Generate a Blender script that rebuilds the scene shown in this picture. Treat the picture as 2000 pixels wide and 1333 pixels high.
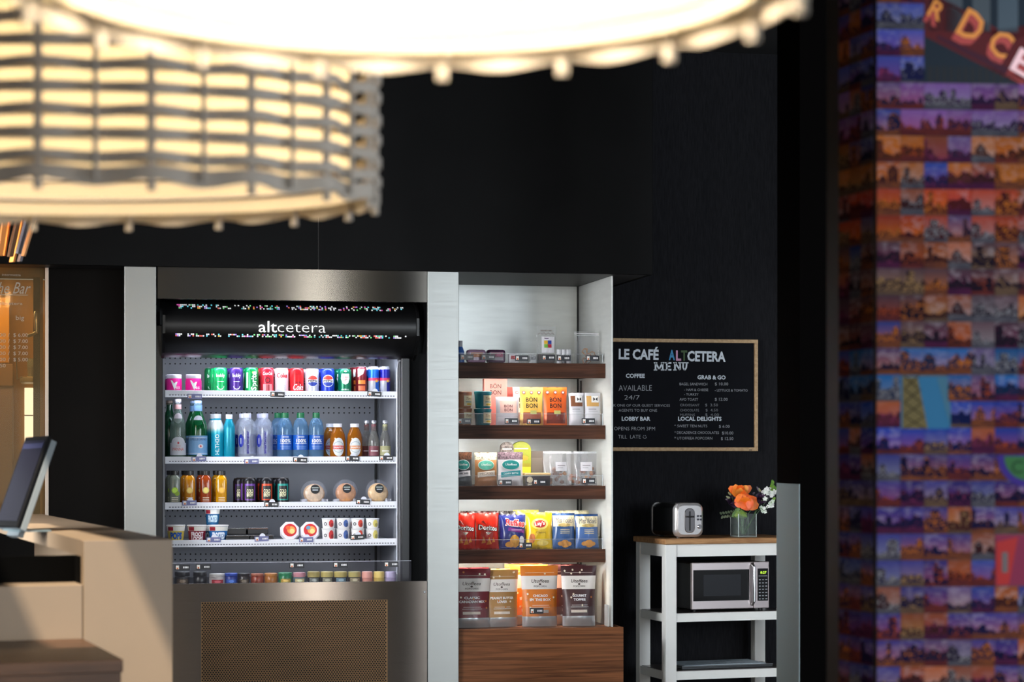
import bpy, bmesh, math, random
from mathutils import Vector, Matrix
random.seed(7)
for o in list(bpy.data.objects): bpy.data.objects.remove(o)
scn = bpy.context.scene
COL = scn.collection
PI = math.pi
# ------------------------------------------------------------------ camera
FPX = 4200.0                       # focal length in pixels of a 2000 px wide frame
TH = math.radians(11.5)            # camera is turned this far off the wall's normal
SN, CS = math.sin(TH), math.cos(TH)
CX, CY, CZ = -0.982, -10.413, 1.38
HOR = 885.0                        # horizon row
cam = bpy.data.cameras.new('camera'); camo = bpy.data.objects.new('camera', cam); COL.objects.link(camo)
camo.location = (CX, CY, CZ); camo.rotation_euler = (PI/2, 0, -TH)
cam.sensor_width = 36; cam.lens = 36*FPX/2000; cam.shift_y = (HOR-666.5)/2000
cam.clip_start = 0.05; cam.clip_end = 100
cam.dof.use_dof = True; cam.dof.focus_distance = 10.55; cam.dof.aperture_fstop = cam.lens/26.0
scn.camera = camo
FW = Vector((SN, CS, 0)); RT = Vector((CS, -SN, 0))
def CAM(X, D, z=0.0): p = Vector((CX, CY, 0)) + RT*X + FW*D; p.z = z; return p
def UZ(px, py, v):                 # a point of the plane y = v
    dx = SN*FPX + CS*(px-1000); dy = CS*FPX - SN*(px-1000); t = (v-CY)/dy
    return CX+dx*t, CZ+(HOR-py)*t
def U(px, v): return UZ(px, 0, v)[0]
def Z(py, v, px=600): return UZ(px, py, v)[1]
def VAT(px, u):                    # depth y at which the vertical line through u shows at px
    dx = SN*FPX + CS*(px-1000); dy = CS*FPX - SN*(px-1000); return CY + dy*(u-CX)/dx
def PXD(px, py, D): return CAM((px-1000)*D/FPX, D, CZ+(HOR-py)*D/FPX)
# ------------------------------------------------------------------ world, sun, window light
scn.view_settings.view_transform = 'Standard'; scn.view_settings.look = 'None'
scn.view_settings.gamma = 1.0; scn.view_settings.use_curve_mapping = False
scn.view_settings.exposure = 0.0
wd = bpy.data.worlds.new('world'); scn.world = wd; wd.use_nodes = True
bg = wd.node_tree.nodes['Background']; bg.inputs[0].default_value = (0.86, 0.93, 1.0, 1); bg.inputs[1].default_value = 0.30
def lamp_area(name, loc, target, sx, sy, power, col, spread=PI):
    l = bpy.data.lights.new(name, 'AREA'); l.shape = 'RECTANGLE'; l.size = sx; l.size_y = sy; l.energy = power; l.color = col; l.spread = spread
    o = bpy.data.objects.new(name, l); COL.objects.link(o); o.location = loc
    o.rotation_euler = (Vector(target)-Vector(loc)).to_track_quat('-Z', 'Y').to_euler(); return o
A2 = math.atan2(1540, 4200)        # the service counter is turned this far left of the view axis
E1 = FW*math.cos(A2) - RT*math.sin(A2); E2 = RT*math.cos(A2) + FW*math.sin(A2)
sund = E2*0.40 + E1*0.34 + Vector((0, 0, -0.90)); sund.normalize()
sl = bpy.data.lights.new('sun', 'SUN'); sl.energy = 9.5; sl.angle = math.radians(0.9); sl.color = (1.0, 0.87, 0.70)
so = bpy.data.objects.new('sun', sl); COL.objects.link(so); so.rotation_euler = sund.to_track_quat('-Z', 'Y').to_euler(); so.location = (0, -6, 8)
# daylight of the street windows behind the camera and on the right
lamp_area('window_daylight', CAM(-0.9, -3.4, 1.9), CAM(0.0, 10, 1.35), 3.4, 2.6, 70, (1.0, 0.95, 0.88))
lamp_area('window_daylight', CAM(5.9, -3.2, 1.8), CAM(0.5, 10, 1.35), 4.0, 2.8, 250, (0.88, 0.95, 1.0))
lamp_area('streak_light', CAM(3.05, -2.3, 1.7), CAM(0.0, 10, 1.3), 0.16, 2.8, 45, (1.0, 0.97, 0.9))  # narrow strip light added to draw the streak on the steel panels
lamp_area('side_window_daylight', CAM(4.6, 3.4, 2.0), CAM(0.0, 9.6, 1.3), 2.8, 2.4, 190, (0.82, 0.91, 1.0))
lamp_area('niche_fill', CAM(-2.9, 7.0, 1.7), CAM(0.45, 10.6, 0.8), 1.4, 1.6, 36, (0.96, 0.98, 1.0), math.radians(64))  # added fill with a narrow spread, aimed at the snack niche and fridge
# ------------------------------------------------------------------ materials
MC = {}
def lin(c):
    def f(x):
        x /= 255.0
        return x/12.92 if x <= 0.04045 else ((x+0.055)/1.055)**2.4
    return (f(c[0]), f(c[1]), f(c[2]), 1)
def M(rgb, rough=0.5, metal=0.0, spec=0.5, emit=0.0, coat=0.0, noise=0.0, nscale=30.0, stretch=(1,1,1), bump=0.0, key=None):
    k = (tuple(rgb), rough, metal, spec, emit, coat, noise, nscale, tuple(stretch), bump)
    if k in MC: return MC[k]
    m = bpy.data.materials.new('mat_%d' % len(MC)); m.use_nodes = True; nt = m.node_tree; b = nt.nodes['Principled BSDF']
    b.inputs['Base Color'].default_value = lin(rgb); b.inputs['Roughness'].default_value = rough; b.inputs['Metallic'].default_value = metal
    b.inputs['Specular IOR Level'].default_value = spec; b.inputs['Coat Weight'].default_value = coat
    if emit: b.inputs['Emission Color'].default_value = lin(rgb); b.inputs['Emission Strength'].default_value = emit
    if noise or bump:
        tc = nt.nodes.new('ShaderNodeTexCoord'); mp = nt.nodes.new('ShaderNodeMapping'); mp.inputs['Scale'].default_value = stretch
        nt.links.new(tc.outputs['Object'], mp.inputs[0])
        n = nt.nodes.new('ShaderNodeTexNoise'); n.inputs['Scale'].default_value = nscale; n.inputs['Detail'].default_value = 4
        nt.links.new(mp.outputs[0], n.inputs['Vector'])
        if noise:
            mx = nt.nodes.new('ShaderNodeMix'); mx.data_type = 'RGBA'; c = lin(rgb)
            mx.inputs[6].default_value = tuple(min(1, x*(1-noise)) for x in c[:3])+(1,); mx.inputs[7].default_value = tuple(min(1, x*(1+noise)) for x in c[:3])+(1,)
            r = nt.nodes.new('ShaderNodeMapRange'); r.inputs[1].default_value = 0.3; r.inputs[2].default_value = 0.7
            nt.links.new(n.outputs[0], r.inputs[0]); nt.links.new(r.outputs[0], mx.inputs[0]); nt.links.new(mx.outputs[2], b.inputs['Base Color'])
        if bump:
            bp = nt.nodes.new('ShaderNodeBump'); bp.inputs['Strength'].default_value = bump; bp.inputs['Distance'].default_value = 0.002
            nt.links.new(n.outputs[0], bp.inputs['Height']); nt.links.new(bp.outputs[0], b.inputs['Normal'])
    MC[k] = m; return m
def CLEAR(rgb, solid=0.25, rough=0.08, tint=None):
    k = ('clear', tuple(rgb), solid, rough, tint)
    if k in MC: return MC[k]
    m = bpy.data.materials.new('clear_%d' % len(MC)); m.use_nodes = True; nt = m.node_tree; b = nt.nodes['Principled BSDF']; out = nt.nodes['Material Output']
    b.inputs['Base Color'].default_value = lin(rgb); b.inputs['Roughness'].default_value = rough; b.inputs['Specular IOR Level'].default_value = 0.8
    t = nt.nodes.new('ShaderNodeBsdfTransparent'); t.inputs[0].default_value = (tint, tint, tint, 1) if tint else tuple(max(x, 0.001)**0.32 for x in lin(rgb)[:3])+(1,)
    mx = nt.nodes.new('ShaderNodeMixShader'); mx.inputs[0].default_value = solid
    nt.links.new(t.outputs[0], mx.inputs[1]); nt.links.new(b.outputs[0], mx.inputs[2]); nt.links.new(mx.outputs[0], out.inputs[0])
    MC[k] = m; return m
def WOOD(c1, c2, rough=0.45, scale=(2.2, 30, 30), nscale=3.0, key=''):
    k = ('wood', c1, c2, rough, scale, nscale)
    if k in MC: return MC[k]
    m = bpy.data.materials.new('wood_%d' % len(MC)); m.use_nodes = True; nt = m.node_tree; b = nt.nodes['Principled BSDF']; b.inputs['Roughness'].default_value = rough; b.inputs['Specular IOR Level'].default_value = 0.25
    tc = nt.nodes.new('ShaderNodeTexCoord'); mp = nt.nodes.new('ShaderNodeMapping'); mp.inputs['Scale'].default_value = scale
    n = nt.nodes.new('ShaderNodeTexNoise'); n.inputs['Scale'].default_value = nscale; n.inputs['Detail'].default_value = 6; n.inputs['Distortion'].default_value = 0.6
    r = nt.nodes.new('ShaderNodeValToRGB'); r.color_ramp.elements[0].position = 0.32; r.color_ramp.elements[0].color = lin(c1); r.color_ramp.elements[1].position = 0.68; r.color_ramp.elements[1].color = lin(c2)
    nt.links.new(tc.outputs['Object'], mp.inputs[0]); nt.links.new(mp.outputs[0], n.inputs['Vector']); nt.links.new(n.outputs[0], r.inputs[0]); nt.links.new(r.outputs[0], b.inputs['Base Color'])
    MC[k] = m; return m
def STEEL(rgb, rough=0.3, brush=(1, 1, 60), key=''):      # brushed: fine streaks of changing gloss
    k = ('steel', rgb, rough, brush)
    if k in MC: return MC[k]
    m = M(rgb, rough, 1.0).copy(); nt = m.node_tree; b = nt.nodes['Principled BSDF']
    tc = nt.nodes.new('ShaderNodeTexCoord'); mp = nt.nodes.new('ShaderNodeMapping'); mp.inputs['Scale'].default_value = brush
    n = nt.nodes.new('ShaderNodeTexNoise'); n.inputs['Scale'].default_value = 6; n.inputs['Detail'].default_value = 5
    r = nt.nodes.new('ShaderNodeMapRange'); r.inputs[3].default_value = rough-0.07; r.inputs[4].default_value = rough+0.08
    bp = nt.nodes.new('ShaderNodeBump'); bp.inputs['Strength'].default_value = 0.06; bp.inputs['Distance'].default_value = 0.002
    nt.links.new(tc.outputs['Object'], mp.inputs[0]); nt.links.new(mp.outputs[0], n.inputs['Vector']); nt.links.new(n.outputs[0], r.inputs[0])
    nt.links.new(r.outputs[0], b.inputs['Roughness']); nt.links.new(n.outputs[0], bp.inputs['Height']); nt.links.new(bp.outputs[0], b.inputs['Normal'])
    MC[k] = m; return m
WHITE = M((240, 240, 240)); BLACK = M((14, 14, 15), 0.45); PRINT_W = M((245, 245, 245), 0.6); PRINT_K = M((20, 20, 22), 0.6)
SILVER = M((205, 208, 212), 0.28, 1.0); GOLD = M((214, 160, 60), 0.4)
# ------------------------------------------------------------------ mesh builder
TXT = {}
def glyphs(s, bold):
    k = (s, bold)
    if k not in TXT:
        cu = bpy.data.curves.new('t', 'FONT'); cu.body = s; cu.size = 1; cu.resolution_u = 2; cu.offset = bold
        ob = bpy.data.objects.new('t', cu); COL.objects.link(ob)
        me = bpy.data.meshes.new_from_object(ob.evaluated_get(bpy.context.evaluated_depsgraph_get()))
        vs = [(v.co.x, v.co.y) for v in me.vertices]; fs = [tuple(p.vertices) for p in me.polygons]
        bpy.data.objects.remove(ob); bpy.data.curves.remove(cu); bpy.data.meshes.remove(me)
        TXT[k] = (vs, fs)
    return TXT[k]
class B:
    def __init__(s): s.v = []; s.f = []; s.m = []; s.mats = []
    def mi(s, mat):
        if mat not in s.mats: s.mats.append(mat)
        return s.mats.index(mat)
    def face(s, pts, mat):
        i = len(s.v); s.v += [tuple(p) for p in pts]; s.f.append(tuple(range(i, i+len(pts)))); s.m.append(s.mi(mat)); return s
    def add(s, vs, fs, mat):
        i = len(s.v); s.v += [tuple(p) for p in vs]; k = s.mi(mat)
        for f in fs: s.f.append(tuple(i+j for j in f)); s.m.append(k)
        return s
    def box(s, x0, x1, y0, y1, z0, z1, mat):
        return s.add([(x0,y0,z0),(x1,y0,z0),(x1,y1,z0),(x0,y1,z0),(x0,y0,z1),(x1,y0,z1),(x1,y1,z1),(x0,y1,z1)],
                     [(0,3,2,1),(4,5,6,7),(0,1,5,4),(1,2,6,5),(2,3,7,6),(3,0,4,7)], mat)
    def lathe(s, prof, mat, seg=20, cx=0, cy=0, mats=None, sq=0):
        i = len(s.v); n = len(prof)
        for r, z in prof:
            for k in range(seg):
                a = 2*PI*(k+0.5)/seg; c, d = math.cos(a), math.sin(a)
                q = 1.0
                if sq: q = 1/((abs(c)**sq+abs(d)**sq)**(1/sq))
                s.v.append((cx+r*q*c, cy+r*q*d, z))
        for j in range(n-1):
            mk = s.mi(mats[j] if mats else mat)
            for k in range(seg):
                k2 = (k+1) % seg; s.f.append((i+j*seg+k, i+j*seg+k2, i+(j+1)*seg+k2, i+(j+1)*seg+k)); s.m.append(mk)
        s.f.append(tuple(i+k for k in reversed(range(seg)))); s.m.append(s.mi(mats[0] if mats else mat))
        s.f.append(tuple(i+(n-1)*seg+k for k in range(seg))); s.m.append(s.mi(mats[-1] if mats else mat)); return s
    def tube(s, pts, r, mat, seg=6, r2=None):
        pts = [Vector(p) for p in pts]; i = len(s.v); n = len(pts)
        for j, p in enumerate(pts):
            d = (pts[min(j+1, n-1)]-pts[max(j-1, 0)]).normalized()
            a = d.cross(Vector((0.31, 0.2, 1)) if abs(d.z) < 0.9 else Vector((1, 0.1, 0))).normalized(); b = d.cross(a)
            rr = r if r2 is None else r+(r2-r)*j/max(1, n-1)
            for k in range(seg): t = 2*PI*k/seg; s.v.append(tuple(p+a*(rr*math.cos(t))+b*(rr*math.sin(t))))
        mk = s.mi(mat)
        for j in range(n-1):
            for k in range(seg):
                k2 = (k+1) % seg; s.f.append((i+j*seg+k, i+j*seg+k2, i+(j+1)*seg+k2, i+(j+1)*seg+k)); s.m.append(mk)
        s.f.append(tuple(i+k for k in reversed(range(seg)))); s.m.append(mk)
        s.f.append(tuple(i+(n-1)*seg+k for k in range(seg))); s.m.append(mk); return s
    def sheet(s, fn, a0, a1, b0, b1, na, nb, mat, mf=None):
        i = len(s.v)
        for q in range(nb+1):
            for p in range(na+1): s.v.append(tuple(fn(a0+(a1-a0)*p/na, b0+(b1-b0)*q/nb)))
        for q in range(nb):
            for p in range(na):
                m = mf((p+0.5)/na, (q+0.5)/nb) if mf else mat
                s.f.append((i+q*(na+1)+p, i+q*(na+1)+p+1, i+(q+1)*(na+1)+p+1, i+(q+1)*(na+1)+p)); s.m.append(s.mi(m))
        return s
    def rect(s, fn, x0, x1, z0, z1, mat, n=1, nz=1):
        if n > 1: n *= 2
        if n > 6 and nz == 1 and abs(z1-z0) > 0.02: nz = 3
        return s.sheet(fn, x0, x1, z0, z1, n, nz, mat)
    def ell(s, fn, cx, cz, rx, rz, mat, n=20, a0=0, a1=2*PI, rings=3):
        full = a1-a0 > 6.2; k = n if full else n+1; i = len(s.v); s.v.append(tuple(fn(cx, cz))); mk = s.mi(mat)
        if rx < 0.008: rings = 1
        for q in range(1, rings+1):
            t = q/rings
            for j in range(k): a = a0+(a1-a0)*j/n; s.v.append(tuple(fn(cx+rx*t*math.cos(a), cz+rz*t*math.sin(a))))
        for j in range(k if full else k-1):
            j2 = (j+1) % k; s.f.append((i, i+1+j, i+1+j2)); s.m.append(mk)
            for q in range(rings-1): p0, p1 = i+1+q*k, i+1+(q+1)*k; s.f.append((p0+j, p1+j, p1+j2, p0+j2)); s.m.append(mk)
        return s
    def arc(s, fn, cx, cz, r, w, a0, a1, mat, n=10):
        for k in range(n):
            a, b = a0+(a1-a0)*k/n, a0+(a1-a0)*(k+1)/n
            s.face([fn(cx+r*math.cos(a), cz+r*math.sin(a)), fn(cx+(r+w)*math.cos(a), cz+(r+w)*math.sin(a)), fn(cx+(r+w)*math.cos(b), cz+(r+w)*math.sin(b)), fn(cx+r*math.cos(b), cz+r*math.sin(b))], mat)
        return s
    def poly(s, fn, pts, mat, lv=3):
        n = len(pts); cx = sum(p[0] for p in pts)/n; cz = sum(p[1] for p in pts)/n; mk = s.mi(mat)
        for k in range(n):          # fan from the middle, each wedge split finely so that it follows a curved surface
            A, C = pts[k], pts[(k+1) % n]; i = len(s.v)
            for q in range(lv+1):
                for r in range(q+1):
                    t, w = q/lv, (r/q if q else 0); s.v.append(tuple(fn(cx+t*((A[0]-cx)*(1-w)+(C[0]-cx)*w), cz+t*((A[1]-cz)*(1-w)+(C[1]-cz)*w))))
            ix = lambda q, r: i+q*(q+1)//2+r
            for q in range(lv):
                for r in range(q+1):
                    s.f.append((ix(q, r), ix(q+1, r), ix(q+1, r+1))); s.m.append(mk)
                    if r < q: s.f.append((ix(q, r), ix(q+1, r+1), ix(q, r+1))); s.m.append(mk)
        return s
    def text(s, t, fn, x, z, h, mat, w=None, al='c', bold=0.0, rot=0.0, skew=0.0):
        vs, fs = glyphs(t, bold)
        if not vs: return s
        x0 = min(p[0] for p in vs); x1 = max(p[0] for p in vs); k = h/0.73; kx = k if w is None else w/max(1e-6, x1-x0)
        off = {'c': (x0+x1)/2, 'l': x0, 'r': x1}[al]; c, d = math.cos(rot), math.sin(rot); out = []
        for p in vs:
            a, b = (p[0]-off)*kx+skew*p[1]*k, p[1]*k
            out.append(fn(x+a*c-b*d, z+a*d+b*c))
        return s.add(out, fs, mat)
def flat(y): return lambda a, b: Vector((a, y, b))
def cyl(r, cx=0, cy=0): return lambda a, b: Vector((cx+r*math.sin(a/r), cy-r*math.cos(a/r), b))
def part(name, b, parent=None, smooth=False, bevel=0.0, label=None, kind=None, loc=None):
    me = bpy.data.meshes.new(name); me.from_pydata(b.v, [], b.f)
    for m in b.mats: me.materials.append(m)
    me.polygons.foreach_set('material_index', b.m)
    if smooth: me.polygons.foreach_set('use_smooth', [True]*len(b.f)); me.set_sharp_from_angle(angle=math.radians(42))
    me.update(); o = bpy.data.objects.new(name, me); COL.objects.link(o)
    if parent: o.parent = parent
    if loc: o.location = loc
    if bevel:
        md = o.modifiers.new('bevel', 'BEVEL'); md.width = bevel; md.segments = 2; md.limit_method = 'ANGLE'
    if label: o['label'] = label
    if kind: o['kind'] = kind
    return o
def tag(o, label, cat, group=None):
    o['label'] = label; o['category'] = cat
    if group: o['group'] = group
    return o
def thing(name, label, cat, loc=(0, 0, 0), rz=0.0, group=None, rx=0.0, ry=0.0):
    o = bpy.data.objects.new(name, None); COL.objects.link(o); o.location = loc; o.rotation_euler = (rx, ry, rz); o.empty_display_size = 0.02
    return tag(o, label, cat, group)
def dup(root, loc, label=None, rz=None, group=None):
    def cp(o, par):
        c = o.copy(); COL.objects.link(c); c.parent = par
        for ch in o.children: cp(ch, c)
        return c
    r = cp(root, None); r.location = loc
    if rz is not None: r.rotation_euler.z = rz
    if label: r['label'] = label
    if group: r['group'] = group
    return r
def uvxz(o):
    me = o.data; uv = me.uv_layers.new(name='UVMap')
    for p in me.polygons:
        for li in p.loop_indices: co = me.vertices[me.loops[li].vertex_index].co; uv.data[li].uv = (co.x, co.z)
    return o
def ANISO(rgb, rough, an, rot):
    k = ('an', rgb, rough, an, rot)
    if k not in MC:
        m = M(rgb, rough, 1.0).copy(); nt = m.node_tree; b = nt.nodes['Principled BSDF']; b.inputs['Anisotropic'].default_value = an; b.inputs['Anisotropic Rotation'].default_value = rot
        t = nt.nodes.new('ShaderNodeTangent'); t.direction_type = 'UV_MAP'; t.uv_map = 'UVMap'; nt.links.new(t.outputs[0], b.inputs['Tangent'])
        tc = nt.nodes.new('ShaderNodeTexCoord'); mp = nt.nodes.new('ShaderNodeMapping'); mp.inputs['Scale'].default_value = (1, 1, 70)
        n = nt.nodes.new('ShaderNodeTexNoise'); n.inputs['Scale'].default_value = 5; n.inputs['Detail'].default_value = 5
        r = nt.nodes.new('ShaderNodeMapRange'); r.inputs[3].default_value = rough-0.02; r.inputs[4].default_value = rough+0.02
        nt.links.new(tc.outputs['Object'], mp.inputs[0]); nt.links.new(mp.outputs[0], n.inputs['Vector']); nt.links.new(n.outputs[0], r.inputs[0])
        mx = nt.nodes.new('ShaderNodeMix'); mx.data_type = 'RGBA'; c = lin(rgb); mx.inputs[6].default_value = tuple(x*0.88 for x in c[:3])+(1,); mx.inputs[7].default_value = tuple(x*1.1 for x in c[:3])+(1,); nt.links.new(n.outputs[0], mx.inputs[0]); nt.links.new(mx.outputs[2], b.inputs['Base Color'])
        MC[k] = m
    return MC[k]
def struct(name, b, label=None, parent=None, **k):
    o = part(name, b, parent, **k)
    if not parent: o['kind'] = 'structure'
    if label: o['label'] = label
    return o
# ------------------------------------------------------------------ the setting
VF = -0.28                                   # front plane of the steel surround
VFIN = -0.20
UFIN = U(1195, VFIN); VB = VAT(1131, UFIN)   # steel fin at the end of the snack niche; back of the niche
VW = VB + 0.02                               # black wall
ZS = Z(526, VF-0.02, 622)                    # underside of the black soffit
BLK = M((10, 10, 11), 0.6, spec=0.12, noise=0.25, nscale=4)
WALLB = M((28, 28, 31), 0.85, spec=0.12, noise=0.3, nscale=40, stretch=(5, 5, 0.5), bump=0.25)
b = B(); b.box(-6, 7, -15, 3, -0.1, 0, M((96, 84, 74), 0.35, noise=0.2, nscale=3)); struct('floor', b)
# ceiling with a skylight slot above the service counter
cn = CAM((163-1000)*6.5/FPX, 6.5)            # foot of the counter's near left corner
def CF(a, c, z): p = cn + E2*a + E1*c; return Vector((p.x, p.y, z))
ZC = 3.5; kx = sund.dot(E2)/-sund.z; ky = sund.dot(E1)/-sund.z
zr = CZ-(1200-HOR)*6.5/FPX
aR = (297-163)*6.5/FPX; aL = (22-163)*6.5/FPX
hole = [(aL-kx*(ZC-zr), -1.35), (aR-kx*(ZC-zr), -1.35), (aR-kx*(ZC-zr), 0.75), (aL-kx*(ZC-zr), 0.75)]
b = B(); CM = M((40, 40, 42), 0.8)
outer = [(-6, -15), (7, -15), (7, 3), (-6, 3)]
for z in (ZC, ZC+0.12):
    iv = [CF(a, c, z) for a, c in hole]; ov = [Vector((x, y, z)) for x, y in outer]
    # match outer corners with inner ones by order (both counter-clockwise from the near left)
    for k in range(4): b.face([ov[k], ov[(k+1) % 4], iv[(k+1) % 4], iv[k]], CM)
for k in range(4):
    (a, c), (d, e) = hole[k], hole[(k+1) % 4]; b.face([CF(a, c, ZC), CF(d, e, ZC), CF(d, e, ZC+0.12), CF(a, c, ZC+0.12)], CM)
    p, q = outer[k], outer[(k+1) % 4]; b.face([(p[0], p[1], ZC), (q[0], q[1], ZC), (q[0], q[1], ZC+0.12), (p[0], p[1], ZC+0.12)], CM)
struct('ceiling', b)
b = B(); b.box(-6.1, -6, -15, 3, 0, ZC, M((120, 112, 102), 0.8, noise=0.1, nscale=2)); struct('wall_left', b)
b = B(); b.box(UFIN+0.006, 6.0, VW, VW+0.1, 0, ZC, WALLB); struct('wall_back', b, 'black textured wall covering behind the menu board and cart')
# wall strip between coffee bar window and fridge surround
uc0, uc1, uc2, uc3 = U(243, VF), U(305, VF), U(835, VF), U(896, VF)
ug = U(95, -0.1)
b = B(); b.box(ug, uc0+0.001, -0.10, 0.0, 0, ZS, M((12, 9, 7), 0.6, spec=0.08, noise=0.2, nscale=5)); struct('wall_left_strip', b, 'dark brown black panel between glass menu and steel column')
# black soffit in two panels
root = thing('soffit', 'black soffit panels over the drinks fridge and snack shelves', 'soffit'); root['kind'] = 'structure'; del root['category']
us = U(622, VF-0.02); ue = U(1275, VF-0.02)
for x0, x1 in ((-4.2, us-0.0018), (us+0.0018, ue)):
    b = B(); b.box(x0, x1, VF-0.02, VF, ZS, ZC, BLK); part('panel', b, root, bevel=0.002)
b = B(); b.box(-4.2, ue-0.004, VF, VW+0.05, ZS+0.001, ZS+0.03, M((52, 52, 54), 0.5)); part('underside', b, root)
b = B(); b.box(us-0.0018, us+0.0018, VF-0.012, VF, ZS, ZC, M((150, 150, 150), 0.5)); part('joint', b, root)
b = B(); b.box(ue-0.02, ue, VF, VW, ZS, ZC, BLK); part('end_panel', b, root)
# brushed steel surround
ST = STEEL((156, 157, 154), 0.36)
STH = ANISO((122, 118, 112), 0.19, 0.98, 0.25); STF = ANISO((140, 130, 122), 0.19, 0.98, 0.25)  # darker than the column steel; dim room reflections put into these colours
for x0, x1, lb in ((uc0, uc1, 'tall brushed steel column on the left of the drinks fridge'), (uc2, uc3, 'tall brushed steel column between the drinks fridge and snack shelves')):
    r = thing('steel_column', lb, 'column', (0, 0, 0), group='steel columns beside the fridge')
    b = B(); b.box(x0, x1, VF, VF+0.03, 0, ZS, ST); part('front_sheet', b, r, bevel=0.002)
    b = B()
    if x0 == uc0: b.box(x0+0.002, x1-0.002, VF+0.03, 0.5, 0, ZS, M((16, 16, 17), 0.35))
    else: b.box(x0+0.002, x1-0.002, VF+0.03, VB, 0, ZS, M((16, 16, 18), 0.25))
    part('side_return', b, r)
# niche: steel back and end fin
r = thing('steel_niche', 'pale brushed steel back and end panel behind the snack shelves', 'niche')
STN = M((226, 229, 226), 0.36, 0.65, noise=0.05, nscale=5, stretch=(1, 1, 8))
b = B(); b.box(uc3, UFIN-0.012, VB, VB+0.015, 0, ZS, STN); part('back_sheet', b, r)
b = B(); b.box(UFIN-0.004, UFIN+0.006, VFIN, VW, 0, ZS, M((226, 229, 226), 0.4, 0.1, noise=0.04, nscale=5, stretch=(1, 1, 8))); part('end_sheet', b, r, bevel=0.0015)
b = B(); b.box(UFIN-0.012, UFIN-0.004, VB-0.006, VB+0.015, 0, ZS, BLACK); part('corner_rail', b, r)
b = B(); b.box(UFIN-0.009, UFIN-0.004, VB-0.075, VB-0.055, 0, Z(745, VB, 1130), BLACK); part('slot_rail', b, r)
# dark pillar beside the cart
DP = 8.6
p0 = CAM((1518-1000)*DP/FPX, DP); p1 = CAM((1562-1000)*(DP-0.32)/FPX, DP-0.32)
p2 = CAM((1690-1000)*(DP-0.30)/FPX, DP-0.30); p3 = CAM((1690-1000)*(DP+0.1)/FPX, DP+0.3); p4 = CAM((1518-1000)*(DP+0.3)/FPX+0.01, DP+0.3)
b = B(); KP = M((6, 5, 5), 0.8, spec=0.02); zg = CZ-(945-HOR)*8.45/FPX
pts = [p0, p1, p2, p3, p4]
for k in range(5):
    p, q = pts[k], pts[(k+1) % 5]; b.face([(p.x, p.y, 0), (q.x, q.y, 0), (q.x, q.y, ZC), (p.x, p.y, ZC)], KP)
pil = struct('wall_pillar', b, 'dark pillar with painted grey sheen on its narrow side beside the kitchen cart')
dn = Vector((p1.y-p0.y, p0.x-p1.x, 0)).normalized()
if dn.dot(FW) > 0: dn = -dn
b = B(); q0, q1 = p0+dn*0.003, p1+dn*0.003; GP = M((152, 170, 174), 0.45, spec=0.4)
b.add([(x.x, x.y, z) for z in (0, zg) for x in (p0, p1, q1, q0)], [(0, 3, 2, 1), (4, 5, 6, 7), (0, 1, 5, 4), (1, 2, 6, 5), (2, 3, 7, 6), (3, 0, 4, 7)], GP); part('grey_sheen', b, pil)  # grey sheet carries the light reflected low on the dark pillar face
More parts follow.
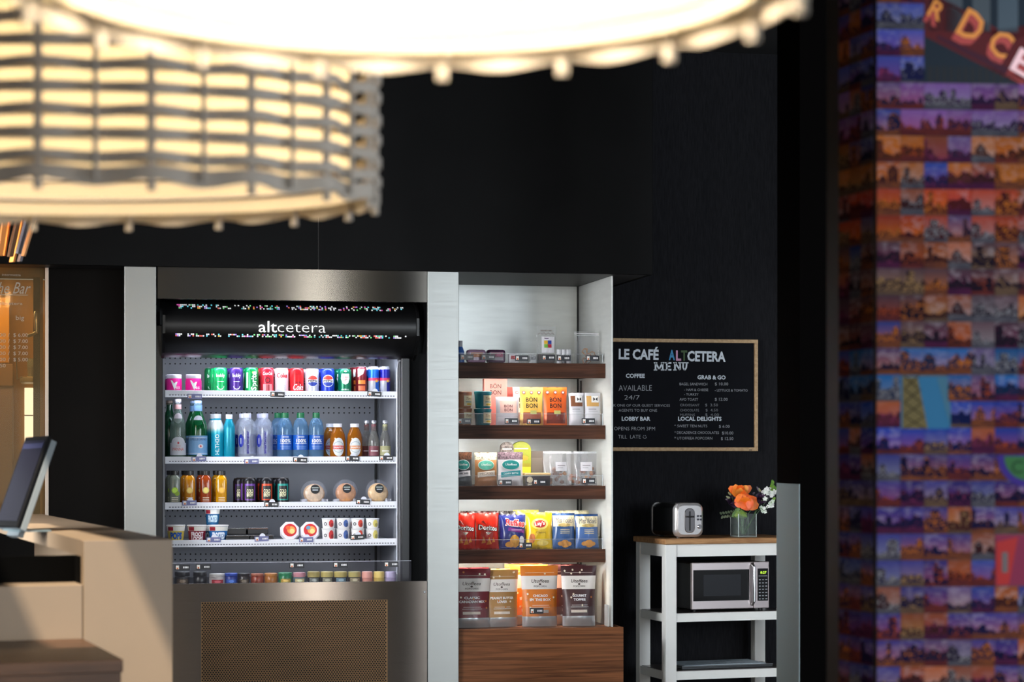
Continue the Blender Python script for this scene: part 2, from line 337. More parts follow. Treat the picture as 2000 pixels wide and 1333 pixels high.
# ------------------------------------------------------------------ mural pillar: a mosaic of small printed city photographs
def photo_mat():
    m = bpy.data.materials.new('city_photo'); m.use_nodes = True; nt = m.node_tree; N = nt.nodes.new; L = nt.links.new
    b = nt.nodes['Principled BSDF']; b.inputs['Roughness'].default_value = 0.7; b.inputs['Specular IOR Level'].default_value = 0.02
    tc = N('ShaderNodeUVMap'); sp = N('ShaderNodeSeparateXYZ'); L(tc.outputs[0], sp.inputs[0]); oi = N('ShaderNodeObjectInfo')
    def mth(op, a, c=None, d=None):
        n = N('ShaderNodeMath'); n.operation = op
        for i, x in enumerate((a, c, d)):
            if x is None: continue
            if isinstance(x, (int, float)): n.inputs[i].default_value = x
            else: L(x, n.inputs[i])
        return n.outputs[0]
    u, v, R = sp.outputs[0], sp.outputs[1], oi.outputs['Random']
    def noise(su, sv, off, det=2.0):
        cb = N('ShaderNodeCombineXYZ'); L(mth('MULTIPLY_ADD', u, su, mth('MULTIPLY', R, 71.3+off)), cb.inputs[0]); L(mth('MULTIPLY', v, sv), cb.inputs[1]); L(mth('MULTIPLY', R, 33.0+off), cb.inputs[2])
        n = N('ShaderNodeTexNoise'); n.inputs['Scale'].default_value = 1; n.inputs['Detail'].default_value = det; L(cb.outputs[0], n.inputs['Vector']); return n.outputs[0]
    def mix(f, a, c):
        n = N('ShaderNodeMix'); n.data_type = 'RGBA'
        if isinstance(f, (int, float)): n.inputs[0].default_value = f
        else: L(f, n.inputs[0])
        for i, x in ((6, a), (7, c)):
            if isinstance(x, tuple): n.inputs[i].default_value = x
            else: L(x, n.inputs[i])
        return n.outputs[2]
    rp = N('ShaderNodeValToRGB'); rp.color_ramp.interpolation = 'CONSTANT'; e = rp.color_ramp.elements; e[0].color = (0.85, 0.25, 0.02, 1); e[1].position = 0.28; e[1].color = (0.6, 0.36, 0.14, 1)
    for pos, c in ((0.45, (0.35, 0.05, 0.16, 1)), (0.6, (0.6, 0.10, 0.012, 1)), (0.8, (0.42, 0.42, 0.45, 1))):
        q = e.new(pos); q.color = c
    def rnd(k): return mth('FRACT', mth('MULTIPLY', R, k))
    L(rnd(13.7), rp.inputs[0])
    r1, r2, r3 = rnd(5.13), rnd(29.7), rnd(57.1)
    C = oi.outputs['Color']
    sky = mix(mth('POWER', v, 0.7), mix(0.6, C, rp.outputs[0]), mix(0.25, C, (0.0, 0.01, 0.06, 1)))
    sky = mix(mth('MULTIPLY', mth('GREATER_THAN', noise(3.0, 6.0, 1), 0.54), mth('MULTIPLY', r3, 0.22)), sky, (0.8, 0.72, 0.8, 1))
    # a few building masses of different width; where they stand and how tall they are differs from tile to tile
    def mass(k, w):
        c = rnd(k); d = mth('ABSOLUTE', mth('SUBTRACT', u, c)); h = mth('MULTIPLY_ADD', rnd(k*1.7), 0.75, 0.2)
        return mth('MULTIPLY', mth('LESS_THAN', d, mth('MULTIPLY_ADD', rnd(k*2.3), w, 0.08)), mth('LESS_THAN', v, mth('SUBTRACT', h, mth('MULTIPLY', d, mth('MULTIPLY', r2, 1.4)))))
    hill = mth('LESS_THAN', v, mth('MULTIPLY_ADD', noise(3.2, 0.2, 5, 2.0), 0.7, mth('MULTIPLY_ADD', r1, 0.4, -0.12)))
    isb = mth('MAXIMUM', hill, mth('MAXIMUM', mass(7.9, 0.2), mass(17.3, 0.14)))
    lit = mix(noise(4.0, 4.0, 21), rp.outputs[0], (0.03, 0.015, 0.03, 1))
    dark = mix(0.9, C, (0.008, 0.006, 0.014, 1))
    bld = mix(mth('GREATER_THAN', noise(9, 10, 9, 1.0), mth('MULTIPLY_ADD', r3, 0.22, 0.47)), dark, lit)
    col = mix(isb, sky, bld); gl = mth('LESS_THAN', v, mth('MULTIPLY_ADD', r2, 0.22, 0.08)); col = mix(gl, col, mix(mth('MULTIPLY_ADD', noise(2.0, 14.0, 31), 0.5, 0.55), rp.outputs[0], (0.012, 0.01, 0.03, 1)))
    L(mix(0.5, col, (0.0, 0.0, 0.004, 1)), b.inputs['Base Color']); return m
PHOTO = photo_mat()
DM = 5.3; PB = M((10, 8, 10), 0.5)
tm = math.atan(0.076)
mo = CAM((1712-1000)*DM/FPX, DM); e_f = RT*math.cos(tm)+FW*math.sin(tm); e_n = -FW*math.cos(tm)+RT*math.sin(tm)
va = math.atan((1680-1000)/FPX); sa = va-math.radians(28)       # side face, 28 degrees off the line of sight
e_s = FW*math.cos(sa)+RT*math.sin(sa)
n_s = Vector((-e_s.y, e_s.x, 0))
if n_s.dot(FW) > 0: n_s = -n_s
ws = 0.0
for k in range(1, 4000):
    p = mo+e_s*(k*0.0005); r_ = p-Vector((CX, CY, 0)); 
    if 1000+FPX*r_.dot(RT)/r_.dot(FW) < 1640: ws = k*0.0005; break
wf = 7*47*DM/FPX+0.002; corners = [mo, mo+e_f*wf, mo+e_f*wf-e_n*0.5, mo+e_s*ws-e_n*0.15, mo+e_s*ws]
b = B()
for k in range(5):
    p, q = corners[k], corners[(k+1) % 5]; b.face([(p.x, p.y, 0), (q.x, q.y, 0), (q.x, q.y, ZC), (p.x, p.y, ZC)], PB)
mural = struct('wall_mural', b, 'pillar covered in a mosaic of small city photographs')
TW, THH = 47*DM/FPX, 51.9*DM/FPX
zt0 = CZ+(HOR-5)*DM/FPX                        # a row boundary near the top of the view
bands = [((90, 105, 210), 3), ((150, 105, 185), 2), ((225, 130, 40), 2), ((212, 82, 38), 2), ((112, 84, 88), 4), ((28, 122, 200), 2), ((32, 82, 196), 2), ((70, 72, 156), 12)]
rowc = [c for c, n in bands for _ in range(n)]
def tile_mesh(w, h, name):
    t = 0.0025; me = bpy.data.meshes.new(name)
    me.from_pydata([(0,0,0),(w,0,0),(w,0,h),(0,0,h),(0,-t,0),(w,-t,0),(w,-t,h),(0,-t,h)], [], [(4,5,6,7),(0,1,5,4),(1,2,6,5),(2,3,7,6),(3,0,4,7)])
    uv = me.uv_layers.new(name='UVMap')
    for p in me.polygons:
        for li in p.loop_indices:
            co = me.vertices[me.loops[li].vertex_index].co; uv.data[li].uv = (co.x/w, co.z/h)
    me.materials.append(PHOTO); return me
TM1 = tile_mesh(TW*0.985, THH*0.985, 'photo_tile')
rng = random.Random(3)
def put_tile(org, ed, nd, a, z, me, col, lift):
    o = bpy.data.objects.new('photo_tile', me); COL.objects.link(o); o.parent = mural
    p = org+ed*a+nd*lift; o.matrix_local = Matrix.Translation((p.x, p.y, z)) @ Matrix.Rotation(math.atan2(ed.y, ed.x), 4, 'Z')
    o.color = col; return o
def tint(rgb):
    j = rng.uniform(0.55, 1.25); c = lin(rgb); h = rng.random()
    if h < 0.13: c = lin((200, 110, 60))
    elif h < 0.21: c = lin((60, 90, 180))
    elif h < 0.27: c = lin((120, 100, 150))
    return (min(1, c[0]*j), min(1, c[1]*j), min(1, c[2]*j), 1)
BIG = {(2, 0), (3, 0), (4, 0), (5, 0), (2, 1), (3, 1), (4, 1), (5, 1), (6, 0), (6, 1), (2, 2), (3, 2), (4, 2), (5, 2), (6, 2), (1, 14), (2, 14), (1, 15), (2, 15), (5, 20), (6, 20), (5, 21), (6, 21)}
for row in range(-1, 27):
    z = zt0-(row+1)*THH; rc = rowc[min(len(rowc)-1, max(0, row))]
    for c in range(7):
        if (c, max(row, 0)) in BIG: continue
        put_tile(mo, e_f, e_n, c*TW+0.0004, z, TM1, tint(rc), rng.uniform(0.0, 0.0012))
    nside = int(ws/TW+0.9)
    for c in range(nside):
        if (c+1)*TW > ws+TW*0.55: continue
        # the side face is laid out from its far edge towards the corner
        put_tile(mo+e_s*ws, -e_s, n_s, c*TW+0.0004, z, TM1, tint(rc), rng.uniform(0.0, 0.001))
def mural_map(px_lift=0.004):
    def fn(a, z): p = mo+e_f*a+e_n*px_lift; return Vector((p.x, p.y, z))
    return fn
def mpx(px): return (px-1712)*DM/FPX*1.012
def mz(py): return CZ+(HOR-py)*DM/FPX
# neon sign photograph
fn = mural_map(0.003); f2 = mural_map(0.0034); f3 = mural_map(0.0038); b = B()
b.rect(fn, mpx(1805), mpx(2040), mz(160), mz(-60), M((6, 24, 38), 0.5, spec=0.15))
for k, (x0, x1, c) in enumerate(((1812, 1880, (6, 32, 50)), (1900, 1935, (10, 36, 50)), (1950, 1990, (8, 44, 62)))): b.rect(f2, mpx(x0), mpx(x1), mz(60), mz(-60), M(c, 0.4))
for x0 in range(1812, 1990, 14): b.rect(f2, mpx(x0), mpx(x0+9), mz(158), mz(128), M((22, 26, 32), 0.5, spec=0.15))
b.poly(f2, [(mpx(1806), mz(70)), (mpx(2040), mz(185)), (mpx(2040), mz(40)), (mpx(1990), mz(75)), (mpx(1860), mz(5)), (mpx(1806), mz(-20))], M((74, 8, 16), 0.5, spec=0.15))
b.poly(f3, [(mpx(1830), mz(75)), (mpx(2040), mz(180)), (mpx(2040), mz(160)), (mpx(1830), mz(66))], M((52, 8, 32), 0.5, spec=0.15))
NE = M((206, 124, 24), 0.5); NR = M((150, 24, 20), 0.5)
f4 = mural_map(0.0042)
for t, x, y, h, in (('R', 1822, 34, 36), ('D', 1886, 72, 58), ('C', 1944, 104, 52), ('E', 1990, 140, 50)):
    b.text(t, f3, mpx(x-6), mz(y+10), h*DM/FPX, NR, bold=0.05, rot=-0.5, w=h*0.8*DM/FPX)
    b.text(t, f4, mpx(x), mz(y), h*DM/FPX, NE if t != 'E' else M((235, 190, 195), 0.4), bold=0.012, rot=-0.5, w=h*0.8*DM/FPX)
part('neon_sign_photo', b, mural, label='large dark photograph of a red neon sign')
b = B(); b.rect(fn, mpx(1759), mpx(1857), mz(838), mz(735), M((22, 88, 126), 0.5, spec=0.15))
b.poly(f2, [(mpx(1762), mz(838)), (mpx(1812), mz(838)), (mpx(1792), mz(737)), (mpx(1762), mz(737))], M((86, 76, 42), 0.5, spec=0.15))
LC = M((40, 36, 24), 0.7, spec=0.05)
for k in range(4):
    y0 = 838-k*26
    for s in (0, 1):
        xa, xb = (1764, 1804-k*4) if s == 0 else (1804-k*4, 1764)
        b.poly(f3, [(mpx(xa), mz(y0)), (mpx(xa+4), mz(y0)), (mpx(xb+4), mz(y0-25)), (mpx(xb), mz(y0-25))], LC)
b.poly(f2, [(mpx(1830), mz(738)), (mpx(1856), mz(738)), (mpx(1856), mz(832))], M((60, 96, 116), 0.7, spec=0.05))
part('tower_photo', b, mural, label='larger photograph of a braced tower against teal sky')
b = B(); b.rect(fn, mpx(1945), mpx(2040), mz(1146), mz(1045), M((104, 20, 54), 0.5, spec=0.15)); b.poly(f2, [(mpx(1947), mz(1144)), (mpx(1972), mz(1144)), (mpx(1990), mz(1050)), (mpx(1947), mz(1060))], M((140, 26, 26), 0.5, spec=0.15)); b.rect(f3, mpx(1958), mpx(1970), mz(1120), mz(1080), M((40, 10, 24), 0.4))
part('red_photo', b, mural, label='larger crimson photograph at the pillar edge')
f5 = mural_map(0.0046); b = B(); b.ell(f3, mpx(2010), mz(890), 62*DM/FPX, 62*DM/FPX, M((52, 40, 110), 0.7, spec=0.05), 28, PI, 1.5*PI); b.ell(f4, mpx(2012), mz(892), 50*DM/FPX, 48*DM/FPX, M((50, 92, 56), 0.7, spec=0.05), 28, PI, 1.5*PI); b.text('C', f5, mpx(1988), mz(925), 26*DM/FPX, M((36, 64, 44), 0.7, spec=0.05), bold=0.02)
part('round_emblem_photo', b, mural, label='green and purple round emblem photograph')
# ------------------------------------------------------------------ drinks fridge
UL, UR = U(322, 0), U(775, 0)
VBK = VAT(742, UR); VBK = min(max(VBK, 0.45), 0.62)
ZL = [Z(y, 0, 550) for y in (764, 892.5, 981, 1054)]       # top edges of the shelf lips
ZSH = [z-0.012 for z in ZL]                                 # shelf surfaces
ZWL = Z(1139, VF, 550)                                      # top edge of the steel front
fr = thing('drinks_fridge', 'open drinks fridge with black canopy and steel base', 'fridge')
IN = M((128, 130, 138), 0.4, spec=0.4); RAIL = M((235, 237, 245), 0.35); KIN = M((17, 17, 22), 0.22)
b = B(); b.box(UL, UR, VBK, VBK+0.02, 0.5, Z(680, 0), IN); part('back_panel', b, fr)
b = B(); HO = M((18, 18, 20), 0.8); fb = flat(VBK-0.001)
for y in (700, 711, 797, 807, 998, 1009, 1083, 1094):
    for x in range(312, 733, 10):
        u, z = UZ(x+(5 if y in (998,) else 0), y, VBK)
        if UL < u < UR-0.03: b.ell(fb, u, z, 0.0042, 0.0042, HO, 8)
part('perforation', b, fr, kind='stuff')
b = B(); b.box(UR, UR+0.012, -0.02, VBK+0.02, 0.5, Z(640, 0), M((140, 142, 150), 0.25)); part('side_wall', b, fr)
b = B(); b.box(UL-0.012, UL, 0.0, VBK+0.02, 0.5, Z(640, 0), M((120, 122, 130), 0.3)); part('side_wall', b, fr)
for uu in (UR-0.022, UL+0.012):
    b = B(); b.box(uu-0.006, uu+0.006, VBK-0.012, VBK, 0.5, Z(690, 0), BLACK); part('slot_rail', b, fr)
ux = U(800, -0.06)
b = B(); b.box(UR+0.012, ux, -0.07, VBK, 0.5, Z(640, 0), KIN); part('end_frame', b, fr, bevel=0.004)
b = B(); b.box(uc1, UL-0.012, -0.07, VBK, 0.5, Z(640, 0), KIN); part('end_frame', b, fr, bevel=0.004)
b = B(); b.tube([(UR-0.002, -0.022, ZWL+0.02), (UR-0.002, -0.022, Z(720, 0)), (UR+0.004, -0.022, Z(706, 0)), (UR+0.03, -0.022, Z(700, 0))], 0.004, M((190, 192, 205), 0.3)); part('edge_trim', b, fr, smooth=True)
# casing behind everything
b = B(); b.box(uc1+0.001, uc2-0.001, VBK+0.03, VBK+0.06, 0, ZS-0.005, M((9, 9, 10), 0.4)); part('casing', b, fr)
b = B(); b.box(uc1+0.001, uc2-0.001, 0.13, VBK, Z(590, VF)+0.0, ZS-0.01, BLACK); part('casing_top', b, fr)
# steel header over the canopy
u0, u1 = U(308, VF), U(834, VF)
b = B(); b.box(u0, u1, VF+0.004, VF+0.03, Z(587, VF, 570), ZS, STH); uvxz(part('header_panel', b, fr))
# canopy: a swept cross-section
k0, k1 = U(322, -0.16), U(811, -0.16)
CB = M((16, 16, 17), 0.28, spec=0.45)
sec = [(0.12, Z(588, 0)), (-0.08, Z(590, -0.08)), (-0.135, Z(596, -0.13)), (-0.185, Z(610, -0.18)), (-0.2, Z(622, -0.2)), (-0.2, Z(652, -0.2)), (-0.185, Z(662, -0.18)), (-0.16, Z(672, -0.16)), (-0.12, Z(690, -0.12)), (-0.06, Z(701, -0.06)), (-0.045, Z(701, -0.045)), (-0.045, Z(687, -0.04)), (0.12, Z(687, 0.1))]
b = B(); n = len(sec)
b.add([(k0, v, z) for v, z in sec]+[(k1, v, z) for v, z in sec], [tuple(range(n))[::-1], tuple(range(n, 2*n))]+[(j, (j+1) % n, n+(j+1) % n, n+j) for j in range(n)], CB)
cano = part('canopy', b, fr, smooth=True)
for x0, x1 in ((U(317, -0.16), k0), (k1, U(816, -0.16))):
    b = B(); s2 = [(v-0.008 if v < 0.1 else v, z+(0.006 if i < 5 else -0.006)) for i, (v, z) in enumerate(sec)]
    b.add([(x0, v, z) for v, z in s2]+[(x1, v, z) for v, z in s2], [tuple(range(n))[::-1], tuple(range(n, 2*n))]+[(j, (j+1) % n, n+(j+1) % n, n+j) for j in range(n)], CB); part('end_cap', b, cano)
b = B(); fl = flat(-0.2012); LW = M((255, 255, 255), 0.5, emit=0.35)
xa, za = UZ(505, 649, -0.2); xb, _ = UZ(541, 649, -0.2); xc, _ = UZ(636, 649, -0.2); hh = Z(626, -0.2)-Z(649, -0.2)
b.text('alt', fl, xa, za, hh*1.0, LW, w=xb-xa, al='l', bold=0.006); b.text('cetera', fl, xb+0.002, za, hh*1.0, LW, w=xc-xb-0.002, al='l', bold=-0.012)
part('lettering', b, cano, label='white lettering')
b = B(); rg = random.Random(5); pal = [(255, 255, 255), (240, 240, 250), (120, 230, 250), (250, 110, 200), (140, 240, 150), (255, 200, 90), (190, 150, 255), (90, 200, 200), (255, 120, 110)]
def band(p, q, rows, dens):
    (va_, za_), (vb_, zb_) = sec[p], sec[q]; W_ = (k1-k0); nn = 150
    for i in range(5, nn-5):
        for r_ in range(rows):
            if rg.random() < dens:
                t0 = 0.18+0.62*r_/rows; t1 = t0+0.62/rows*0.85; x_ = k0+W_*i/nn; w_ = W_/nn*0.86
                def pt(x, t): return (x, va_+(vb_-va_)*t-0.0018, za_+(zb_-za_)*t+(0.0012 if p < 4 else -0.0012))
                c = rg.choice(pal) if rg.random() < 0.62 else (255, 255, 255)
                b.face([pt(x_, t0), pt(x_+w_, t0), pt(x_+w_, t1), pt(x_, t1)], M(c, 0.5, emit=0.3))
band(2, 3, 3, 0.4); band(5, 6, 2, 0.46)
part('pixel_trim', b, cano, kind='stuff', label='rows of small coloured squares')
# shelves with lips, tick strips and price tags
def price_tag(parent, u, v, z, w=0.068, h=0.024, light=False, tilt=0.0):
    f = lambda a, c: Vector((u+a*math.cos(tilt)-c*math.sin(tilt), v-0.0015, z+a*math.sin(tilt)+c*math.cos(tilt)))
    f2 = lambda a, c: f(a, c)+Vector((0, -0.0008, 0))
    bb = B(); pts = [f(-w/2, -h/2), f(w/2, -h/2), f(w/2, h/2), f(-w/2, h/2)]; q = [p+Vector((0, 0.003, 0)) for p in pts]
    bb.add(pts+q, [(0, 1, 2, 3), (4, 7, 6, 5), (0, 4, 5, 1), (1, 5, 6, 2), (2, 6, 7, 3), (3, 7, 4, 0)], M((108, 112, 160), 0.35) if light else M((26, 26, 34), 0.35))
    bb.rect(f2, -w*0.43, -w*0.22, -h*0.32, h*0.34, M((240, 236, 230), 0.5)); bb.rect(lambda a, c: f(a, c)+Vector((0, -0.0012, 0)), -w*0.38, -w*0.26, -h*0.3, -h*0.02, M((214, 110, 60), 0.5))
    for k in range(4): bb.rect(f2, w*(0.06+k*0.095), w*(0.06+k*0.095)+w*0.062, -h*0.16, h*0.18, PRINT_W)
    return part('price_tag', bb, parent)
TAGS = [[(380, 775, 1), (542, 771, 0), (731, 770, 0)], [(388, 897, 1), (491, 902, 1), (586, 899, 0), (688, 896, 0), (754, 895, 0)], [(370, 983, 1), (530, 986, 0), (709, 981, 0)], [(417, 1055, 1), (511, 1053, 1), (598, 1055, 1), (698, 1050, 0)]]
for i, zl in enumerate(ZL):
    r = zl-0.034
    b = B(); b.box(UL+0.002, UR-0.002, 0.004, VBK-0.02, ZSH[i]-0.008, ZSH[i], M((205, 207, 214), 0.35, metal=0.3)); sh = part('shelf', b, fr)
    b = B(); b.box(UL, UR, -0.006, 0.004, r, zl, RAIL); b.box(UL, UR, -0.009, -0.006, r, r+0.006, RAIL); part('price_rail', b, sh, bevel=0.0015)
    b = B(); ff = flat(-0.0068); x = UL+0.02; tk = M((96, 98, 112), 0.6)
    while x < UR-0.02: b.rect(ff, x, x+0.008, r+0.009, r+0.0135, tk); x += 0.0135
    part('tick_strip', b, sh, kind='stuff')
    for px, py, l in TAGS[i]:
        u, z = UZ(px, py, -0.011); price_tag(sh, u, -0.011, z, light=bool(l), tilt=rg.uniform(-0.06, 0.06))
        bb = B(); bb.ell(flat(-0.010), u+0.004, z+0.012, 0.014, 0.014, M((225, 228, 240), 0.4), 12, 0, PI); part('tag_clip', bb, sh)
# bottom well and steel front
b = B(); b.box(UL, UR, -0.2, VBK, ZWL-0.03, ZWL-0.02, M((70, 71, 76), 0.5)); part('well_floor', b, fr)
b = B(); b.box(u0, u1, VF+0.002, VF+0.02, 0.05, ZWL, STF)
b.box(u0, u1, VF+0.02, -0.19, ZWL-0.012, ZWL-0.004, STF); fp = uvxz(part('front_panel', b, fr))
g0, gz1 = UZ(393, 1177, VF); g1, _ = UZ(757, 1172, VF); gz0 = 0.16
b = B(); b.rect(flat(VF+0.0005), g0, g1, gz0, gz1, M((120, 92, 62), 0.45, metal=0.6)); part('grille', b, fp, label='perforated bronze coloured vent grille')
b = B(); fh = flat(VF-0.0004); x = g0+0.006; j = 0; pit = 0.0125; z = gz1-0.006; KH = M((14, 10, 7), 0.9)
while z > gz0+0.005:
    x = g0+0.006+(pit/2 if j % 2 else 0)
    while x < g1-0.004: b.face([fh(x+0.0044*math.cos(a*PI/3), z+0.0044*math.sin(a*PI/3)) for a in range(6)], KH); x += pit
    z -= pit*0.72; j += 1
part('grille_holes', b, fp, kind='stuff')
b = B(); u, z = UZ(829, 1157, VF); b.lathe([(0.006, -0.002), (0.006, 0.002), (0.003, 0.003)], SILVER, 10)
o = part('screw', b, fp, loc=(u, VF, z)); o.rotation_euler = (PI/2, 0, 0)
# glass lip over the well, with tags
zt = Z(1099, -0.2, 560)
b = B(); b.box(UL, U(803, -0.2), -0.203, -0.199, ZWL-0.004, zt, CLEAR((170, 170, 185), 0.03, 0.05, 0.97)); gl = part('glass_lip', b, fr)
b = B(); b.box(UL, U(803, -0.2), -0.2035, -0.1985, zt, zt+0.003, CLEAR((210, 212, 225), 0.6)); part('lip_edge', b, gl)
for px, py in ((356, 1109), (397, 1108), (579.5, 1105), (665, 1104), (764, 1103)):
    u, z = UZ(px, py, -0.205); price_tag(gl, u, -0.205, z, w=0.07, h=0.026)
# cool light tubes of the fridge
for (v, z, pw) in ((-0.01, Z(687, -0.02)-0.010, 4.6), (0.012, ZL[0]-0.026, 1.5), (0.012, ZL[1]-0.026, 1.2), (0.012, ZL[2]-0.026, 0.9), (0.012, ZL[3]-0.026, 1.6)):
    o = lamp_area('fridge_light', ((UL+UR)/2, v, z-0.004), ((UL+UR)/2, v+(0.2 if z > ZL[3] else -0.15), z-0.35), UR-UL-0.1, 0.02, pw, (0.78, 0.86, 1.0))
    b = B(); b.box(UL+0.05, UR-0.05, v-0.006, v+0.006, z-0.002, z+0.004, M((225, 235, 255), 0.5, emit=1.0)); part('light_tube', b, fr)
# ------------------------------------------------------------------ drinks
def vat_px(px, v): return U(px, v)
def can_body(t, r, H, col, top=SILVER, metal=0.35, rough=0.3):
    m = M(col, rough, metal); b = B()
    b.lathe([(r*0.72, 0), (r*0.78, 0.002), (r, 0.009), (r, H-0.016), (r*0.93, H-0.008), (r*0.84, H-0.003)], m, 20); part('body', b, t, smooth=True)
    b = B(); b.lathe([(r*0.84, H-0.0032), (r*0.86, H-0.0005), (r*0.84, H), (r*0.80, H-0.003), (r*0.2, H-0.0035)], top, 20); part('lid', b, t, smooth=True)
    return cyl(r+0.0008)
def S(r): return lambda x: x*r
def d_bubly(b, f, r, H):
    b.text('bubly', f, 0, H*0.62, H*0.14, PRINT_W, w=r*1.25, bold=0.02); b.rect(f, -r*0.45, r*0.45, H*0.44, H*0.455, PRINT_W, 3)
    b.arc(f, 0, H*0.28, r*0.42, r*0.11, PI, 2*PI, PRINT_W, 10)
def d_sprite(b, f, r, H):
    b.text('Sprite', f, r*0.62, H*0.12, H*0.22, PRINT_W, w=H*0.72, al='l', rot=PI/2, bold=0.03); b.rect(f, -r*0.95, -r*0.6, H*0.2, H*0.8, M((190, 225, 215), 0.5), 2)
    b.ell(f, r*0.1, H*0.8, r*0.12, r*0.12, M((250, 230, 80), 0.5))
def d_cherry(b, f, r, H):
    b.text('Coca-Cola', f, 0, H*0.70, H*0.13, PRINT_W, w=r*1.5, skew=0.2, bold=0.01); b.arc(f, 0, H*0.5, r*0.3, r*0.1, 0, 2*PI, PRINT_K, 14); b.rect(f, -r*0.7, r*0.7, H*0.1, H*0.36, M((225, 130, 135), 0.4), 4); b.rect(f, -r*0.2, r*0.3, H*0.1, H*0.34, M((150, 30, 44), 0.4), 2)
def d_diet(b, f, r, H):
    b.text('Coke', f, 0, H*0.62, H*0.17, M((205, 22, 36), 0.5), w=r*1.7, bold=0.03); b.rect(f, -r*0.5, r*0.5, H*0.3, H*0.31, M((190, 190, 196), 0.5), 3); b.rect(f, -r*0.4, r*0.4, H*0.22, H*0.23, M((190, 190, 196), 0.5), 3)
def d_coke(b, f, r, H):
    b.text('Coca-Cola', f, 0, H*0.72, H*0.09, M((70, 10, 14), 0.5), w=r*1.2, bold=0.0); b.text('Coke', f, r*0.1, H*0.14, H*0.24, PRINT_W, w=r*1.6, skew=0.25, bold=0.015); b.text('oca', f, 0, H*0.4, H*0.1, M((70, 10, 14), 0.5), w=r*0.8)
def d_globe(b, f, r, H, ring=PRINT_W):
    c = H*0.5; q = r*0.78
    b.ell(f, 0, c, q*1.1, q*1.1, ring, 24); f2 = cyl(r+0.0015)
    b.ell(f2, 0, c+q*0.22, q*0.93, q*0.74, M((222, 52, 44), 0.4), 14, 0.12, PI-0.12); b.ell(f2, 0, c-q*0.22, q*0.93, q*0.74, M((24, 52, 150), 0.4), 14, PI+0.12, 2*PI-0.12)
    b.text('PEPSI', f2, 0, c-q*0.17, q*0.36, PRINT_K, w=q*1.75, bold=0.03)
def d_ginger(b, f, r, H):
    b.poly(f, [(-r*0.6, H*0.78), (r*0.6, H*0.78), (r*0.7, H*0.6), (r*0.45, H*0.42), (0, H*0.36), (-r*0.45, H*0.42), (-r*0.7, H*0.6)], PRINT_W); f2 = cyl(r+0.0015)
    b.text('CANADA', f2, 0, H*0.62, H*0.07, M((200, 30, 40), 0.5), w=r*1.05, bold=0.02); b.text('DRY', f2, 0, H*0.51, H*0.08, M((200, 30, 40), 0.5), w=r*0.6, bold=0.02); b.text('GINGER ALE', f, 0, H*0.14, H*0.06, PRINT_W, w=r*1.2)
    b.ell(f, 0, H*0.88, r*0.25, r*0.14, M((190, 205, 190), 0.4))
def d_maroon(b, f, r, H):
    b.poly(f, [(-r*0.8, H*0.9), (r*0.55, H*0.9), (r*0.2, H*0.72), (-r*0.8, H*0.6)], M((225, 222, 226), 0.4)); b.rect(f, -r*0.7, r*0.7, H*0.36, H*0.5, M((220, 120, 40), 0.4), 4); b.rect(f, -r*0.65, r*0.65, H*0.12, H*0.3, M((200, 92, 52), 0.4), 4)
def d_energy(top):
    def g(b, f, r, H):
        b.rect(f, -r*1.4, r*1.4, H*0.48, H*0.58, M((190, 36, 84), 0.4), 6); b.ell(cyl(r+0.0009), r*0.5, H*0.47, r*0.3, r*0.25, M((230, 170, 60), 0.4)); b.rect(f, r*0.25, r*1.4, H*0.08, H*0.45, M(top, 0.35, 0.4), 4)
    return g
def d_brew(col):
    def g(b, f, r, H):
        b.rect(f, -r*0.85, r*0.85, H*0.16, H*0.78, M(col, 0.35, 0.2), 6); f2 = cyl(r+0.0015); b.rect(f2, -r*0.62, r*0.62, H*0.2, H*0.7, M((16, 15, 18), 0.4), 5); f3 = cyl(r+0.0021)
        b.text('COLD', f3, 0, H*0.44, H*0.14, M((235, 230, 190), 0.5), w=r*1.0, bold=0.03); b.text('BREW', f3, 0, H*0.3, H*0.13, M((235, 230, 190), 0.5), w=r*1.0, bold=0.03)
    return g
def make_can(name, label, px, wpx, py, shelf, col, design, group, rows=3, top=SILVER, rot=0.0, metal=0.35, v0=0.052, extra=None, dv=0.071):
    r = wpx/2/405.0; z0 = ZSH[shelf]; H = Z(py, v0, px)-z0
    t = thing(name, label, 'can', (U(px, v0), v0, z0), rot, group); f = can_body(t, r, H, col, top, metal)
    if extra: extra(t, r, H)
    b = B(); design(b, f, r, H); part('label_print', b, t)
    for k in range(1, rows):
        dup(t, (U(px, v0)-0.013*k, v0+k*dv, z0), label.replace(' on the', (' second in its row' if k == 1 else ' last in its row')+' on the').replace('fridge shelf', 'shelf'), rot)
    return t
def two_tone(top):
    def e(t, r, H):
        b = B(); b.lathe([(r+0.0003, H*0.54), (r+0.0003, H-0.016)], M(top, 0.3, 0.4), 20); part('top_band', b, t, smooth=True)
    return e
G1 = 'cans on the top fridge shelf'
make_can('soda_can', 'bright green sparkling water can on the top fridge shelf', 430, 28, 718, 0, (20, 168, 92), d_bubly, G1, 2)
t = make_can('soda_can', 'darker green can half hidden at the left of the bright green one', 412, 26, 719, 0, (14, 112, 62), d_bubly, G1, 1, v0=0.16)
make_can('soda_can', 'violet sparkling water can on the top fridge shelf', 461.5, 27, 718, 0, (70, 36, 128), d_bubly, G1, 3)
make_can('soda_can', 'green can with sideways white word on the top fridge shelf', 491.5, 27, 718, 0, (0, 142, 72), d_sprite, G1, 3)
make_can('soda_can', 'crimson cherry cola can with pink base on the top fridge shelf', 521.5, 27, 718, 0, (188, 28, 48), d_cherry, G1, 3)
make_can('soda_can', 'white diet cola can with red word on the top fridge shelf', 550, 27, 719, 0, (226, 226, 232), d_diet, G1, 3)
make_can('soda_can', 'bright red cola can with white script on the top fridge shelf', 579.5, 28, 719, 0, (206, 20, 30), d_coke, G1, 3)
